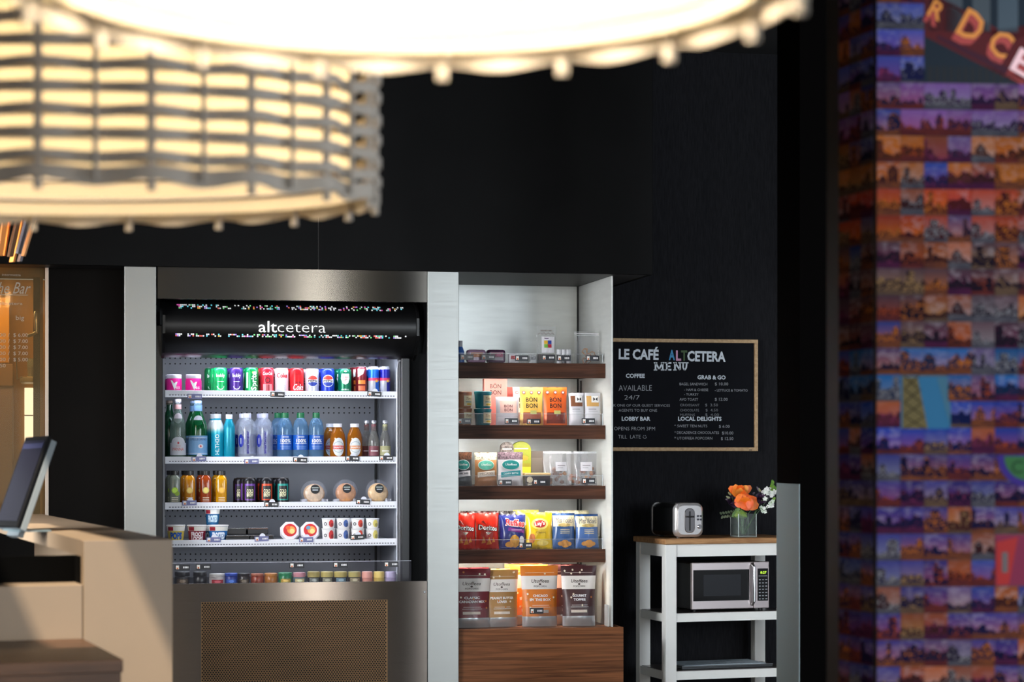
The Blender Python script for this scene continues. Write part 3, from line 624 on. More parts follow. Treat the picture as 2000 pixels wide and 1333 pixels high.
make_can('soda_can', 'silver cola can with red and blue globe on the top fridge shelf', 609.5, 27.5, 720, 0, (196, 196, 206), d_globe, G1, 3)
make_can('soda_can', 'blue cola can with red and blue globe on the top fridge shelf', 639.5, 28, 720, 0, (20, 48, 168), d_globe, G1, 3)
make_can('soda_can', 'dark green ginger ale can with white shield on the top fridge shelf', 673, 26, 720, 0, (0, 104, 72), d_ginger, G1, 3)
make_can('energy_drink_can', 'tall maroon can with orange stripes on the top fridge shelf', 705.5, 22, 716, 0, (112, 22, 34), d_maroon, G1, 3)
make_can('energy_drink_can', 'slim sky blue and silver can on the top fridge shelf', 729.5, 21.5, 716, 0, (190, 192, 200), d_energy((20, 86, 178)), G1, 3, extra=two_tone((16, 92, 190)), dv=0.06)
make_can('energy_drink_can', 'slim navy and silver can on the top fridge shelf', 751.5, 21, 716, 0, (184, 186, 198), d_energy((26, 30, 130)), G1, 3, extra=two_tone((22, 24, 140)), dv=0.06)
# pink pots
def pink_pot(px, w, label):
    r = w/2/405; v = 0.055; H = Z(732, v, px)-ZSH[0]; t = thing('yogurt_pot', label, 'pot', (U(px, v), v, ZSH[0]), group='pink pots on the top shelf')
    b = B(); b.lathe([(r*0.86, 0), (r*0.97, 0.004), (r, H*0.6), (r*0.92, H*0.78)], M((226, 26, 140), 0.35), 20); part('body', b, t, smooth=True)
    b = B(); b.lathe([(r*0.9, H*0.78), (r*0.93, H*0.8), (r*0.93, H*0.98), (r*0.88, H)], M((240, 236, 246), 0.35), 20); part('lid', b, t, smooth=True)
    b = B(); f = cyl(r*0.99+0.001)
    b.poly(f, [(-r*0.5, H*0.68), (-r*0.3, H*0.68), (-r*0.02, H*0.3), (r*0.2, H*0.6), (r*0.4, H*0.6), (0.02*r, H*0.16)], PRINT_W); b.text('es', f, r*0.45, H*0.22, H*0.2, PRINT_W, w=r*0.6); b.rect(f, -r*1.1, r*1.1, H*0.06, H*0.12, PRINT_W, 6); part('label_print', b, t)
    return t
pp = pink_pot(340, 31, 'pink pot with white lid at the left end of the top shelf'); pink_pot(378, 32, 'pink pot with white lid beside the green cans on the top fridge shelf')
dup(pp, (U(337, 0.15), 0.15, ZSH[0]), 'pink pot behind the leftmost pink pot on the top fridge shelf')
# bottles
def bottle(name, label, px, wpx, py, shelf, prof, mat, cap=None, capm=None, deco=None, group=None, cat='bottle', v=0.06, rows=1, seg=20, inner=None, sq=0, dv=0.085):
    r = wpx/2/405.0; z0 = ZSH[shelf]; H = Z(py, v, px)-z0
    t = thing(name, label, cat, (U(px, v), v, z0), 0, group)
    b = B(); b.lathe([(r*a, H*c) for a, c in prof], mat, seg, sq=sq); part('body', b, t, smooth=True)
    if cap:
        b = B(); b.lathe([(r*cap[0], H*cap[1]), (r*cap[0], H*0.992), (r*cap[0]*0.9, H)], capm, seg); part('cap', b, t, smooth=True)
    if inner:
        b = B(); b.lathe([(r*a*0.93, H*c) for a, c in prof if c < inner[1]], inner[0], seg, sq=sq); part('drink', b, t, smooth=True)
    if deco: deco(t, r, H)
    for k in range(1, rows): dup(t, (U(px, v)-0.014*k, v+k*dv, z0), label.replace(' on the', ' behind the front one on the'))
    return t
WB = [(0.9, 0), (1, 0.02), (1, 0.5), (0.93, 0.6), (0.6, 0.74), (0.38, 0.84), (0.34, 0.93), (0.42, 0.935), (0.42, 0.955)]
def panna(t, r, H):
    f = cyl(r+0.0008); b = B(); b.rect(f, -r*1.35, r*1.35, H*0.07, H*0.27, M((222, 222, 230), 0.5), 8); b.ell(f, 0, H*0.27, r*0.95, H*0.1, M((222, 222, 230), 0.5), 14, 0, PI); f2 = cyl(r+0.0015)
    b.text('PANNA', f2, 0, H*0.14, H*0.055, M((214, 80, 60), 0.5), w=r*1.5); b.ell(f2, 0, H*0.27, r*0.12, H*0.02, M((196, 40, 50), 0.5)); b.text('ACQUA', f2, 0, H*0.21, H*0.02, M((214, 120, 100), 0.5), w=r*0.6); part('label', b, t)
    b = B(); b.ell(cyl(r*0.75), 0, H*0.68, r*0.55, H*0.085, M((226, 214, 224), 0.5)); part('neck_label', b, t)
    b = B(); b.lathe([(r*0.44, H*0.83), (r*0.44, H*0.91)], M((222, 170, 170), 0.4), 16); part('neck_band', b, t, smooth=True)
def pelle(t, r, H):
    f = cyl(r+0.0008); b = B(); b.rect(f, -r*1.4, r*1.4, H*0.07, H*0.4, M((120, 168, 214), 0.5), 8); f2 = cyl(r+0.0015)
    b.text('S.PELLEGRINO', f2, 0, H*0.32, H*0.042, M((24, 40, 110), 0.5), w=r*1.9); b.ell(f2, r*0.25, H*0.22, r*0.28, H*0.035, M((226, 220, 226), 0.5)); b.ell(cyl(r+0.0021), r*0.25, H*0.22, r*0.1, H*0.02, M((206, 40, 50), 0.5), 5)
    b.rect(f2, -r*1.3, r*1.3, H*0.095, H*0.102, PRINT_W, 6); b.rect(f2, -r*1.3, r*1.3, H*0.36, H*0.366, PRINT_W, 6); part('label', b, t)
    b = B(); b.ell(cyl(r*0.77), 0, H*0.66, r*0.5, H*0.085, M((214, 218, 236), 0.5)); part('neck_label', b, t)
    b = B(); b.lathe([(r*0.46, H*0.82), (r*0.46, H*0.92)], M((120, 160, 205), 0.4), 16); part('neck_band', b, t, smooth=True)
GB = 'bottles on the second fridge shelf'
bottle('water_bottle', 'clear glass water bottle with white arched label on the second fridge shelf', 347.5, 31, 780, 1, WB, CLEAR((140, 160, 150), 0.42), (0.42, 0.93), M((214, 206, 214), 0.4), panna, GB)
bottle('water_bottle', 'green glass bottle with blue label on the second fridge shelf', 386.5, 37, 783, 1, WB, CLEAR((16, 96, 52), 0.62), (0.42, 0.93), M((150, 170, 205), 0.4), pelle, GB, rows=2)
bottle('water_bottle', 'dark green glass bottle behind the clear glass one at the far left', 331, 32, 783, 1, WB, CLEAR((12, 74, 44), 0.7), (0.42, 0.93), M((150, 130, 120), 0.4), None, GB, v=0.19)
AB = [(0.9, 0), (1, 0.02), (1, 0.68), (0.94, 0.74), (0.62, 0.86), (0.56, 0.88), (0.56, 0.93)]
def teal(t, r, H):
    b = B(); n = 7; c0, c1 = (22, 168, 196), (226, 236, 240)
    for k in range(n):
        a = k/(n-1); c = tuple(int(c0[i]+(c1[i]-c0[i])*a) for i in range(3)); b.lathe([(r+0.0004, H*(0.55+0.02*k)), (r+0.0004, H*(0.55+0.02*(k+1)))], M(c, 0.35, 0.2), 20)
    b.lathe([(r*1.004, H*0.68), (r*0.945, H*0.742), (r*0.625, H*0.862)], M(c1, 0.35, 0.2), 20); part('pale_shoulder', b, t, smooth=True)
    b = B(); b.text('HLTH2O', cyl(r+0.0008), r*0.2, H*0.1, H*0.085, PRINT_W, w=H*0.45, al='l', rot=PI/2, bold=0.01); part('label_print', b, t)
bottle('water_bottle', 'wider teal metal bottle with white shoulder on the second shelf', 424.5, 25, 809, 1, AB, M((10, 160, 192), 0.35, 0.25), (0.58, 0.9), M((205, 208, 214), 0.35), teal, GB, rows=2)
bottle('water_bottle', 'narrower teal metal bottle beside the clear plastic bottles', 447.5, 23, 810, 1, AB, M((10, 150, 178), 0.35, 0.25), (0.58, 0.9), M((225, 226, 236), 0.35), None, GB)
PB_ = [(0.92, 0), (1, 0.02), (1, 0.62), (0.97, 0.7), (0.78, 0.82), (0.4, 0.9), (0.36, 0.91), (0.36, 0.93)]
def smart(t, r, H):
    f = cyl(r+0.0008); b = B(); b.text('smartwater', f, r*0.1, H*0.12, H*0.07, M((40, 30, 140), 0.5), w=H*0.5, al='l', rot=PI/2, bold=0.02); b.ell(f, -r*0.85, H*0.4, r*0.4, H*0.14, M((26, 40, 150), 0.4)); b.rect(cyl(r+0.0011), -r*0.88, -r*0.8, H*0.33, H*0.46, PRINT_W); part('label_print', b, t)
    b = B(); b.lathe([(r*0.9, H*0.12), (r*0.9, H*0.55)], CLEAR((150, 160, 205), 0.35), 16); part('water', b, t, smooth=True)
bottle('water_bottle', 'left clear plastic bottle with blue oval on the second shelf', 483, 36, 808, 1, PB_, CLEAR((205, 212, 228), 0.30), (0.42, 0.9), M((196, 198, 222), 0.4), smart, GB, rows=2)
bottle('water_bottle', 'right clear plastic bottle with blue oval on the second shelf', 517, 33, 808, 1, PB_, CLEAR((198, 206, 226), 0.30), (0.42, 0.9), M((186, 188, 216), 0.4), smart, GB, rows=2)
def dasani(t, r, H):
    f = cyl(r+0.0008); b = B(); b.lathe([(r+0.0004, H*0.2), (r+0.0004, H*0.52)], M((14, 84, 178), 0.35), 20); part('label', b, t, smooth=True)
    f2 = cyl(r+0.0015); b = B(); b.text('100%', f2, 0, H*0.36, H*0.075, PRINT_W, w=r*1.35, bold=0.02); b.rect(f2, -r*0.8, r*0.8, H*0.335, H*0.342, PRINT_W, 4); b.rect(f2, -r*0.7, r*0.7, H*0.27, H*0.28, M((130, 170, 215), 0.5), 4); b.rect(f2, -r*0.6, r*0.6, H*0.235, H*0.245, M((130, 170, 215), 0.5), 4); b.rect(f2, -r*0.4, r*0.4, H*0.47, H*0.485, PRINT_W, 3); part('label_print', b, t)
for k, (px, w, lb, v) in enumerate(((543, 30, 'half hidden left one', 0.15), (556.5, 31, 'one beside the clear bottles', 0.07), (587, 31, 'middle one', 0.06), (617.5, 30, 'rightmost one', 0.06))):
    bottle('water_bottle', 'blue labelled water bottle with green cap, %s' % lb, px, w, 807, 1, PB_, CLEAR((120, 166, 205), 0.30), (0.48, 0.89), M((8, 96, 56), 0.4), dasani, 'green capped water bottles', v=v)
TB = [(0.92, 0), (1, 0.02), (1, 0.55), (0.9, 0.7), (0.62, 0.84), (0.5, 0.88), (0.5, 0.93)]
def tea(col):
    def g(t, r, H):
        f = cyl(r+0.0008); b = B(); b.ell(f, 0, H*0.34, r*0.78, H*0.26, M((215, 220, 222), 0.5), 22); f2 = cyl(r+0.0015); b.rect(f2, -r*0.78, r*0.78, H*0.28, H*0.38, M(col, 0.5), 5); b.text('SNAPPLE', cyl(r+0.0021), 0, H*0.305, H*0.05, PRINT_W, w=r*1.3, bold=0.01); b.arc(f2, 0, H*0.34, r*0.66, r*0.05, 0, 2*PI, M((90, 120, 140), 0.5), 18); part('label', b, t)
    return g
for px, lb, col, v, w in ((659.5, 'with red banded round label', (208, 60, 50), 0.055, 31), (692.5, 'with orange banded round label', (214, 130, 70), 0.055, 31), (645, 'half hidden behind the red banded one', (200, 60, 60), 0.16, 30)):
    bottle('tea_bottle', 'amber tea bottle %s on the second shelf' % lb, px, w, 828, 1, TB, CLEAR((176, 104, 26), 0.6), (0.56, 0.9), M((232, 230, 236), 0.4), tea(col), 'amber tea bottles', v=v)
SB = [(0.92, 0), (1, 0.02), (1, 0.42), (0.9, 0.55), (0.5, 0.72), (0.42, 0.93)]
def soda(col):
    def g(t, r, H):
        f = cyl(r+0.0008); b = B(); b.rect(f, -r*1.2, r*1.2, H*0.08, H*0.34, M(col, 0.5), 6); b.rect(f, -r*0.4, r*0.4, H*0.62, H*0.84, M(col, 0.5), 3) if False else None; b.rect(cyl(r+0.0011), -r*0.7, r*0.7, H*0.2, H*0.22, PRINT_W, 4); part('label', b, t)
        b = B(); b.lathe([(r*0.47, H*0.74), (r*0.45, H*0.9)], M(col, 0.5), 14); part('neck_label', b, t, smooth=True)
    return g
for px, lb, col, v in ((730, 'with dusky red label', (120, 62, 74), 0.05), (752, 'with pale yellow label', (160, 158, 116), 0.05), (716, 'half hidden left of the red labelled one', (104, 56, 60), 0.14)):
    bottle('soda_bottle', 'small clear soda bottle %s on the second shelf' % lb, px, 22, 822, 1, SB, CLEAR((150, 150, 148), 0.36), (0.46, 0.93), M((190, 190, 200), 0.3, 0.8), soda(col), 'small soda bottles', v=v)
# third shelf: juices and cold brew
JB = [(0.84, 0), (0.88, 0.03), (0.88, 0.72), (0.8, 0.8), (0.5, 0.87), (0.48, 0.9)]
def juice(fruit, n=1):
    def g(t, r, H):
        f = flat(-r*0.89-0.001) ; b = B(); b.ell(f, 0, H*0.42, r*0.5, r*0.5, M(fruit, 0.5), 16); b.ell(flat(-r*0.89-0.0016), 0, H*0.42, r*0.36, r*0.36, M(tuple(min(255, c+30) for c in fruit), 0.5), 12)
        if n == 2: b.ell(flat(-r*0.89-0.0014), r*0.35, H*0.33, r*0.38, r*0.38, M(tuple(int(c*0.85) for c in fruit), 0.5), 14)
        part('fruit_print', b, t)
        b = B(); g2 = flat(-r*0.89-0.001)
        for k in range(3): b.rect(g2, -r*0.5, r*0.5, H*(0.1+0.05*k), H*(0.115+0.05*k), M((235, 220, 190), 0.5)) 
        part('label_print', b, t)
    return g
for px, lb, col, fruit, n in ((341, 'clear juice bottle with lime slices', (150, 156, 140), (170, 205, 50), 2), (370, 'amber juice bottle with lemon slice', (196, 124, 18), (226, 190, 90), 1), (401.5, 'red brown juice bottle with citrus slice', (158, 62, 22), (222, 200, 100), 1), (432, 'golden yellow juice bottle with orange slice', (204, 142, 14), (224, 160, 50), 1)):
    bottle('juice_bottle', lb+' on the third shelf', px, 25, 920, 2, JB, CLEAR(col, 0.5 if col[0] == 150 else 0.85), (0.68, 0.87), M((22, 18, 16), 0.35), juice(fruit, n), 'juice bottles', rows=2, seg=24, sq=4)
for px, lb, col, rows in ((487.5, 'black cold brew can with purple band', (104, 60, 150), 3), (520.5, 'black cold brew can with orange red band', (200, 66, 30), 2), (551.5, 'black cold brew can with turquoise band', (20, 138, 128), 2)):
    make_can('coffee_can', lb+' on the third shelf', px, 27, 934, 2, (22, 20, 24), d_brew(col), 'cold brew cans', rows, top=M((120, 112, 108), 0.3, 1.0), metal=0.2)
make_can('coffee_can', 'black can half hidden left of the purple banded can', 468, 26, 935, 2, (22, 18, 26), d_brew((66, 40, 100)), 'cold brew cans', 1, top=M((90, 86, 84), 0.3, 1.0), v0=0.14)
# bagels standing in clear wrappers
def bagel(px, py0, py1, wpx, label, col, lighter):
    v = 0.075; z0 = ZSH[2]; H = Z(py0, v, px)-z0; R = wpx/2/405; ry = H/2
    t = thing('wrapped_bagel', label, 'bagel', (U(px, v), v, z0), 0, 'wrapped bagels', rx=-0.18)
    def disk(b, rx, rz, cz, th, mat, y, n=10, m2=None):
        def fn(a, q):
            x = math.cos(a)*math.sin(q)*rx; z = math.sin(a)*math.sin(q)*rz; return Vector((x, y-th*math.cos(q), cz+z))
        b.sheet(fn, 0, 2*PI, 0, PI/2*1.15, 22, 7, mat, (lambda p, q: m2 if q < 0.55 else mat) if m2 else None)
    b = B(); disk(b, R*0.82, ry*0.80, ry*0.84, 0.024, M(col, 0.6, noise=0.25, nscale=60), -0.004, m2=M(lighter, 0.6, noise=0.2, nscale=50)); part('bagel', b, t, smooth=True)
    b = B(); f = flat(-0.0345); b.ell(f, R*0.05, ry*1.12, R*0.36, R*0.36, PRINT_K, 20); b.rect(flat(-0.0352), -R*0.2, R*0.3, ry*1.2, ry*1.26, M((180, 190, 180), 0.5)); b.rect(flat(-0.0352), -R*0.16, R*0.26, ry*1.0, ry*1.1, M((150, 155, 160), 0.5)); part('sticker', b, t)
    b = B(); disk(b, R, ry*0.98, ry*0.98, 0.030, CLEAR((215, 216, 228), 0.09, 0.12, 0.96), 0.0); part('wrapper', b, t, smooth=True)
    b = B()
    for s in (-1, 1): b.sheet(lambda a, q: Vector((s*(R*0.55+a), -0.012-0.01*math.sin(9*a/R+q*60), 0.002+q)), 0, R*0.5, 0, 0.02, 6, 2, CLEAR((225, 226, 236), 0.45, 0.15))
    part('wrapper_fold', b, t, smooth=True)
bagel(613.5, 937, 980, 52, 'wrapped bagel with white glare on its film, left of three', (176, 136, 98), (206, 178, 150))
bagel(675.5, 935, 980, 50, 'wrapped orange brown bagel in the middle of three', (170, 110, 62), (186, 128, 78))
bagel(738.5, 935, 980, 50, 'wrapped pale tan bagel at the right end of the third fridge shelf', (188, 148, 98), (202, 168, 120))
# fourth shelf: cereal cups, trays, cheese rounds, stacked yogurts
def cereal(px, wpx, py, zb, label, col, word, wcol, v=0.06, band=(150, 24, 40)):
    r = wpx/2/405; H = Z(py, v, px)-zb; t = thing('cereal_cup', label, 'cup', (U(px, v), v, zb), 0, 'cereal cups')
    b = B(); b.lathe([(r*0.78, 0), (r*0.8, 0.003), (r*0.97, H*0.94)], M(col, 0.45), 22); part('cup', b, t, smooth=True)
    b = B(); b.lathe([(r, H*0.94), (r*1.03, H*0.965), (r, H), (r*0.4, H)], M((226, 222, 216), 0.4), 22); part('lid', b, t, smooth=True)
    f = lambda a, c: (lambda rr: Vector((rr*math.sin(a/r), -rr*math.cos(a/r), c)))(r*(0.78+0.19*c/(H*0.94))+0.0012)
    f2 = lambda a, c: (lambda rr: Vector((rr*math.sin(a/r), -rr*math.cos(a/r), c)))(r*(0.78+0.19*c/(H*0.94))+0.002)
    b = B(); b.rect(f, -r*1.3, r*1.3, H*0.66, H*0.93, M((228, 224, 214), 0.5), 6); b.rect(f2, -r*1.05, -r*0.35, H*0.68, H*0.9, M(band, 0.5), 3)
    ws_ = word.split(' ')
    for i, w_ in enumerate(ws_): b.text(w_, f2, 0, H*((0.2 if len(ws_) == 1 else 0.36-0.26*i)), H*(0.38 if len(ws_) == 1 else 0.24), M(wcol, 0.5), w=r*1.45, bold=0.06)
    part('label_print', b, t); return t
cereal(343.5, 36, 1026, ZSH[3], 'yellow cereal cup with blue word on the fourth fridge shelf', (214, 190, 88), 'POPS', (22, 84, 170))
cereal(384.5, 38, 1026, ZSH[3], 'dark red cereal cup beside the yellow one on the fourth fridge shelf', (140, 24, 44), 'FROOT LOOPS', (240, 226, 226))
cc = cereal(426, 40, 1026, ZSH[3], 'blue cereal cup with white word on the fourth fridge shelf', (28, 108, 178), 'FROSTED', (230, 240, 250))
zc2 = Z(1026, 0.15, 415)
cereal(408, 36, 1027, ZSH[3], 'blue cereal cup hidden behind the red one, carrying the top cup', (22, 88, 140), 'FROSTED', (200, 220, 230), v=0.15)
cereal(415, 30, 993, zc2, 'blue cereal cup stacked on top of another cup', (24, 92, 138), 'FROSTED', (190, 210, 220), v=0.15)
for px, lb, tint_, v, zz in ((463, 'dark food tray under clear film beside the cereal cups', (70, 62, 58), 0.06, 0), (462, 'dark food tray on top of the left tray stack', (88, 88, 82), 0.10, 1), (510, 'dark food tray near the cheese rounds', (74, 60, 54), 0.06, 0), (500, 'brown food tray on top of the right tray stack', (104, 66, 50), 0.10, 1)):
    t = thing('food_tray', lb, 'tray', (U(px, v), v, ZSH[3]+zz*0.034), 0, 'food trays')
    b = B(); w = 0.056; b.box(-w, w, -0.045, 0.045, 0, 0.026, M((22, 20, 22), 0.4)); part('tray', b, t, bevel=0.004)
    b = B(); b.box(-w*0.94, w*0.94, -0.042, 0.042, 0.026, 0.030, M(tint_, 0.3, noise=0.5, nscale=60)); part('food', b, t)
    b = B(); b.box(-w, w, -0.046, 0.046, 0.030, 0.0325, CLEAR((190, 190, 195), 0.35)); part('film', b, t)
def cheese(px, label, c2):
    v = 0.05; H = Z(1020, v, px)-ZSH[3]; R = H/2*1.05; t = thing('cheese_round', label, 'cheese', (U(px, v), v, ZSH[3]), 0, 'white cheese rounds', rx=-0.12)
    b = B(); pts = [(R*math.cos(PI/8+k*PI/4)*1.02, H/2+H/2*1.08*math.sin(PI/8+k*PI/4)) for k in range(8)]
    q = [(a*0.86, H/2+(c-H/2)*0.86) for a, c in pts]
    b.add([(a, 0.0, c) for a, c in pts]+[(a, -0.018, c) for a, c in q]+[(a*0.9, 0.03, H/2+(c-H/2)*0.9) for a, c in pts], [tuple(range(8, 16))]+[(k, (k+1) % 8, 8+(k+1) % 8, 8+k) for k in range(8)]+[(k, 16+k, 16+(k+1) % 8, (k+1) % 8) for k in range(8)]+[tuple(range(16, 24))[::-1]], M((226, 222, 228), 0.4)); part('wrapper', b, t, bevel=0.002)
    f = flat(-0.019); b = B(); b.ell(f, 0, H*0.56, R*0.66, H*0.33, M((198, 30, 34), 0.45), 24); b.ell(flat(-0.0195), R*0.12, H*0.56, R*0.4, H*0.2, M((226, 150, 70), 0.45), 18); b.ell(flat(-0.02), R*0.2, H*0.5, R*0.24, H*0.13, M((236, 206, 130), 0.45), 14); b.ell(flat(-0.0202), -R*0.2, H*0.68, R*0.22, H*0.1, M(c2, 0.45), 12); part('sticker', b, t)
cheese(566, 'white wrapped cheese round with red sticker, the left one', (222, 90, 40)); cheese(605.5, 'white wrapped cheese round with red and blue sticker, the right one', (96, 140, 170))
cup0 = {}
def yogurt(px, py, zb, label, fruit, v=0.05):
    r = 13.0/405; H = Z(py, v, px)-zb; t = thing('yogurt_cup', label, 'cup', (U(px, v), v, zb), 0, 'white yogurt cups')
    b = B(); b.lathe([(r*0.86, 0), (r*0.88, 0.002), (r*0.98, H*0.9), (r*1.04, H*0.93)], M((228, 226, 226), 0.45), 20); part('cup', b, t, smooth=True)
    b = B(); b.lathe([(r*1.05, H*0.93), (r*1.05, H*0.99), (r, H)], M((205, 204, 206), 0.3), 20); part('foil_lid', b, t, smooth=True)
    f = cyl(r*0.97+0.001); b = B(); b.ell(f, r*0.35, H*0.5, r*0.42, H*0.38, M(fruit, 0.5), 9); b.ell(cyl(r*0.97+0.0016), r*0.5, H*0.36, r*0.26, H*0.2, M(tuple(int(c*0.75) for c in fruit), 0.5), 8); b.arc(f, -r*0.6, H*0.45, r*0.16, r*0.1, 0, 2*PI, PRINT_K, 12); part('label_print', b, t)
for px, c, nm in ((641.5, (204, 50, 50), 'raspberry red'), (670, (66, 96, 160), 'blueberry blue'), (698.5, (212, 66, 50), 'strawberry red and green'), (727.5, (222, 206, 110), 'pale lemon yellow')):
    zm = Z(1032.5, 0.05, px); yogurt(px, 1032.5, ZSH[3], 'lower white yogurt cup with %s print' % nm, c); yogurt(px, 1013, zm, 'upper white yogurt cup with %s print' % nm, c)
yogurt(684, 1032, ZSH[3], 'lower dark red yogurt cup half hidden in second row', (120, 20, 30), 0.13); yogurt(684, 1014, Z(1032, 0.13, 684), 'upper dark red yogurt cup half hidden in second row', (120, 20, 30), 0.13)
# jars in the bottom well
ZW0 = ZWL-0.02
def jar(px, wpx, py, label, body, lid, lidh=0.2, lab=None, v=-0.12, word=None, clear=False):
    r = wpx/2/412; H = Z(py, v, px)-ZW0; t = thing('snack_jar', label, 'jar', (U(px, v), v, ZW0), 0, 'jars in the bottom well of the fridge')
    b = B(); b.lathe([(r*0.9, 0), (r, 0.004), (r, H*(1-lidh)*0.92), (r*0.9, H*(1-lidh))], CLEAR(body, 0.7) if clear else M(body, 0.3), 18); part('body', b, t, smooth=True)
    b = B(); b.lathe([(r*0.96, H*(1-lidh)), (r*1.0, H*(1-lidh*0.8)), (r*0.98, H*0.98), (r*0.9, H)], M(lid, 0.35), 18); part('lid', b, t, smooth=True)
    if lab:
        b = B(); f = cyl(r+0.0008); b.rect(f, -r*0.8, r*0.8, H*0.2, H*0.52, M(lab, 0.5), 6); b.ell(cyl(r+0.0014), 0, H*0.36, r*0.42, H*0.1, M(tuple(min(255, c+60) for c in lab), 0.5)); part('label_print', b, t)
for a in ((356, 30, 1117, 'black lidded jar at the left end of the bottom well', (26, 24, 24), (14, 13, 13), 0.3, (70, 52, 30)), (391, 28, 1117, 'tall black jar second from the left in the bottom well', (14, 14, 17), (10, 10, 12), 0.3, None),
          (424, 31, 1121, 'white jar with red label in the bottom well', (196, 188, 186), (206, 202, 200), 0.25, (166, 32, 46)), (451, 26, 1120, 'glossy blue jar in the bottom well', (18, 46, 140), (30, 70, 180), 0.2, (40, 90, 190)),
          (476, 24, 1120, 'black and bronze jar beside the blue one in the bottom well', (34, 26, 22), (28, 22, 20), 0.2, (86, 70, 50)), (502.5, 26, 1121, 'rust red jar in the bottom well', (150, 58, 30), (170, 92, 66), 0.2, None),
          (529, 26, 1120, 'orange brown jar in the bottom well', (178, 108, 36), (196, 128, 60), 0.2, None), (557, 27, 1119, 'green jar with yellow label in the bottom well', (16, 122, 74), (30, 140, 90), 0.15, (196, 160, 60)),
          (584.5, 25, 1119, 'pink lidded jar with cream label in the bottom well', (96, 120, 130), (206, 140, 152), 0.35, (222, 204, 150)), (612.5, 25, 1117, 'yellow lidded dark jar, first of four in the bottom well', (34, 36, 42), (184, 166, 96), 0.42, (120, 126, 120)),
          (638.5, 26, 1117, 'yellow lidded dark jar, second of four in the bottom well', (36, 38, 44), (190, 172, 100), 0.42, (140, 140, 120)), (665, 27, 1117, 'yellow lidded dark jar, third of four in the bottom well', (34, 38, 46), (182, 164, 92), 0.42, (100, 130, 146)), (692, 26, 1117, 'yellow lidded dark jar, fourth of four in the bottom well', (40, 38, 40), (186, 170, 102), 0.42, (150, 140, 110))):
    jar(a[0], a[1], a[2], a[3], a[4], a[5], a[6], a[7])
for px, c, nm in ((717, (206, 140, 128), 'pale pink'), (740, (206, 178, 90), 'pale yellow'), (763, (168, 156, 192), 'pale lilac')): jar(px, 22, 1117, '%s domed pudding cup in the bottom well' % nm, c, tuple(min(255, x+25) for x in c), 0.5)
# ------------------------------------------------------------------ snack shelves
VS = VAT(1182, UFIN-0.006)
WN = WOOD((56, 32, 22), (92, 57, 40), 0.55, (1.5, 44, 44), 2.4)
WNB = WOOD((92, 54, 30), (148, 94, 58), 0.55, (1.2, 40, 40), 2.4)
ACR = CLEAR((235, 238, 240), 0.02, 0.05, 0.985); ACE = CLEAR((225, 230, 235), 0.45, 0.1, 0.95)
u_l = uc3+0.003; u_r = U(1182, VS)
ROWS = [(709.5, 738), (831, 858), (950, 976), (1074.5, 1100)]
NAMES = ['top', 'second', 'third', 'fourth']
STAG = [[(912, 698), (953.5, 698), (1019, 700), (1071, 699), (1101, 700), (1157, 700)], [(907, 823), (998.5, 823), (1042, 824), (1149, 823)], [(986.5, 943), (1054, 942), (1149.5, 940)], [(1026, 1066)]]
ZB = []
for i, (ya, yb) in enumerate(ROWS):
    za, zb = Z(ya, VS, 1040), Z(yb, VS, 1040); ZB.append(za)
    r = thing('wooden_shelf', 'dark walnut snack shelf, the %s of four' % ('topmost', 'second from top', 'third from top', 'lowest')[i], 'shelf', (0, 0, 0), 0, 'walnut snack shelves')
    b = B(); b.box(u_l, u_r, VS, VB-0.012, zb+0.014, za, WN); b.box(u_l, u_r, VS, VS+0.022, zb, zb+0.014, WN); part('board', b, r)
    b = B(); h = (0.045, 0.055, 0.05, 0.05)[i]; b.box(u_l+0.01, u_r-0.012, VS+0.006, VS+0.009, za, za+h, ACR); g = part('acrylic_guard', b, r)
    b = B(); b.box(u_r-0.014, u_r-0.010, VS+0.005, VS+0.0095, za, za+h+0.004, ACE); b.box(u_l+0.01, u_r-0.012, VS+0.0055, VS+0.0095, za+h, za+h+0.0015, ACE); part('guard_edge', b, g)
    for px, py in STAG[i]: u, z = UZ(px, py, VS+0.004); price_tag(g, u, VS+0.004, z, w=0.066, h=0.027)
    pw = (2.4, 2.0, 2.2, 3.4)[i]; vl = VS+0.045
    b = B(); b.box(u_l+0.03, u_r-0.16, vl-0.006, vl+0.006, zb+0.011, zb+0.014, M((255, 238, 214), 0.5, emit=1.5)); part('light_strip', b, r)
    lamp_area('shelf_light', ((u_l+u_r)/2-0.065, vl, zb+0.009), ((u_l+u_r)/2-0.065, vl+0.12, zb-1), u_r-u_l-0.21, 0.016, pw, (1.0, 0.93, 0.84) if i < 3 else (1.0, 0.86, 0.68))
# base cabinet
VC = -0.24; ub0, ub1 = uc3+0.003, U(1216, VC); ZCB = Z(1228, VC, 1040)
r = thing('walnut_cabinet', 'walnut base cabinet below the snack shelves', 'cabinet')
b = B(); b.box(ub0, UFIN-0.006, VC, VB-0.012, 0, ZCB-0.001, WNB); part('body', b, r)
b = B(); b.box(ub0, ub1, VC-0.018, VC, 0, ZCB, WNB); part('front_panel', b, r, bevel=0.0015)
b = B(); b.box(UFIN+0.032, ub1, VC, VC+0.15, 0, ZCB-0.001, WNB); part('side_filler', b, r)
b = B(); b.box(u_l+0.01, U(1188, VC+0.03), VC+0.03, VC+0.033, ZCB, ZCB+0.10, ACR); g = part('acrylic_guard', b, r)
b = B(); b.box(U(1188, VC+.03)-0.002, U(1188, VC+.03)+0.003, VC+0.028, VC+0.10, ZCB, ZCB+0.105, ACE); part('guard_end', b, g)
u, z = UZ(1048, 1194, VC+0.026); price_tag(g, u, VC+0.026, z, w=0.068, h=0.028)
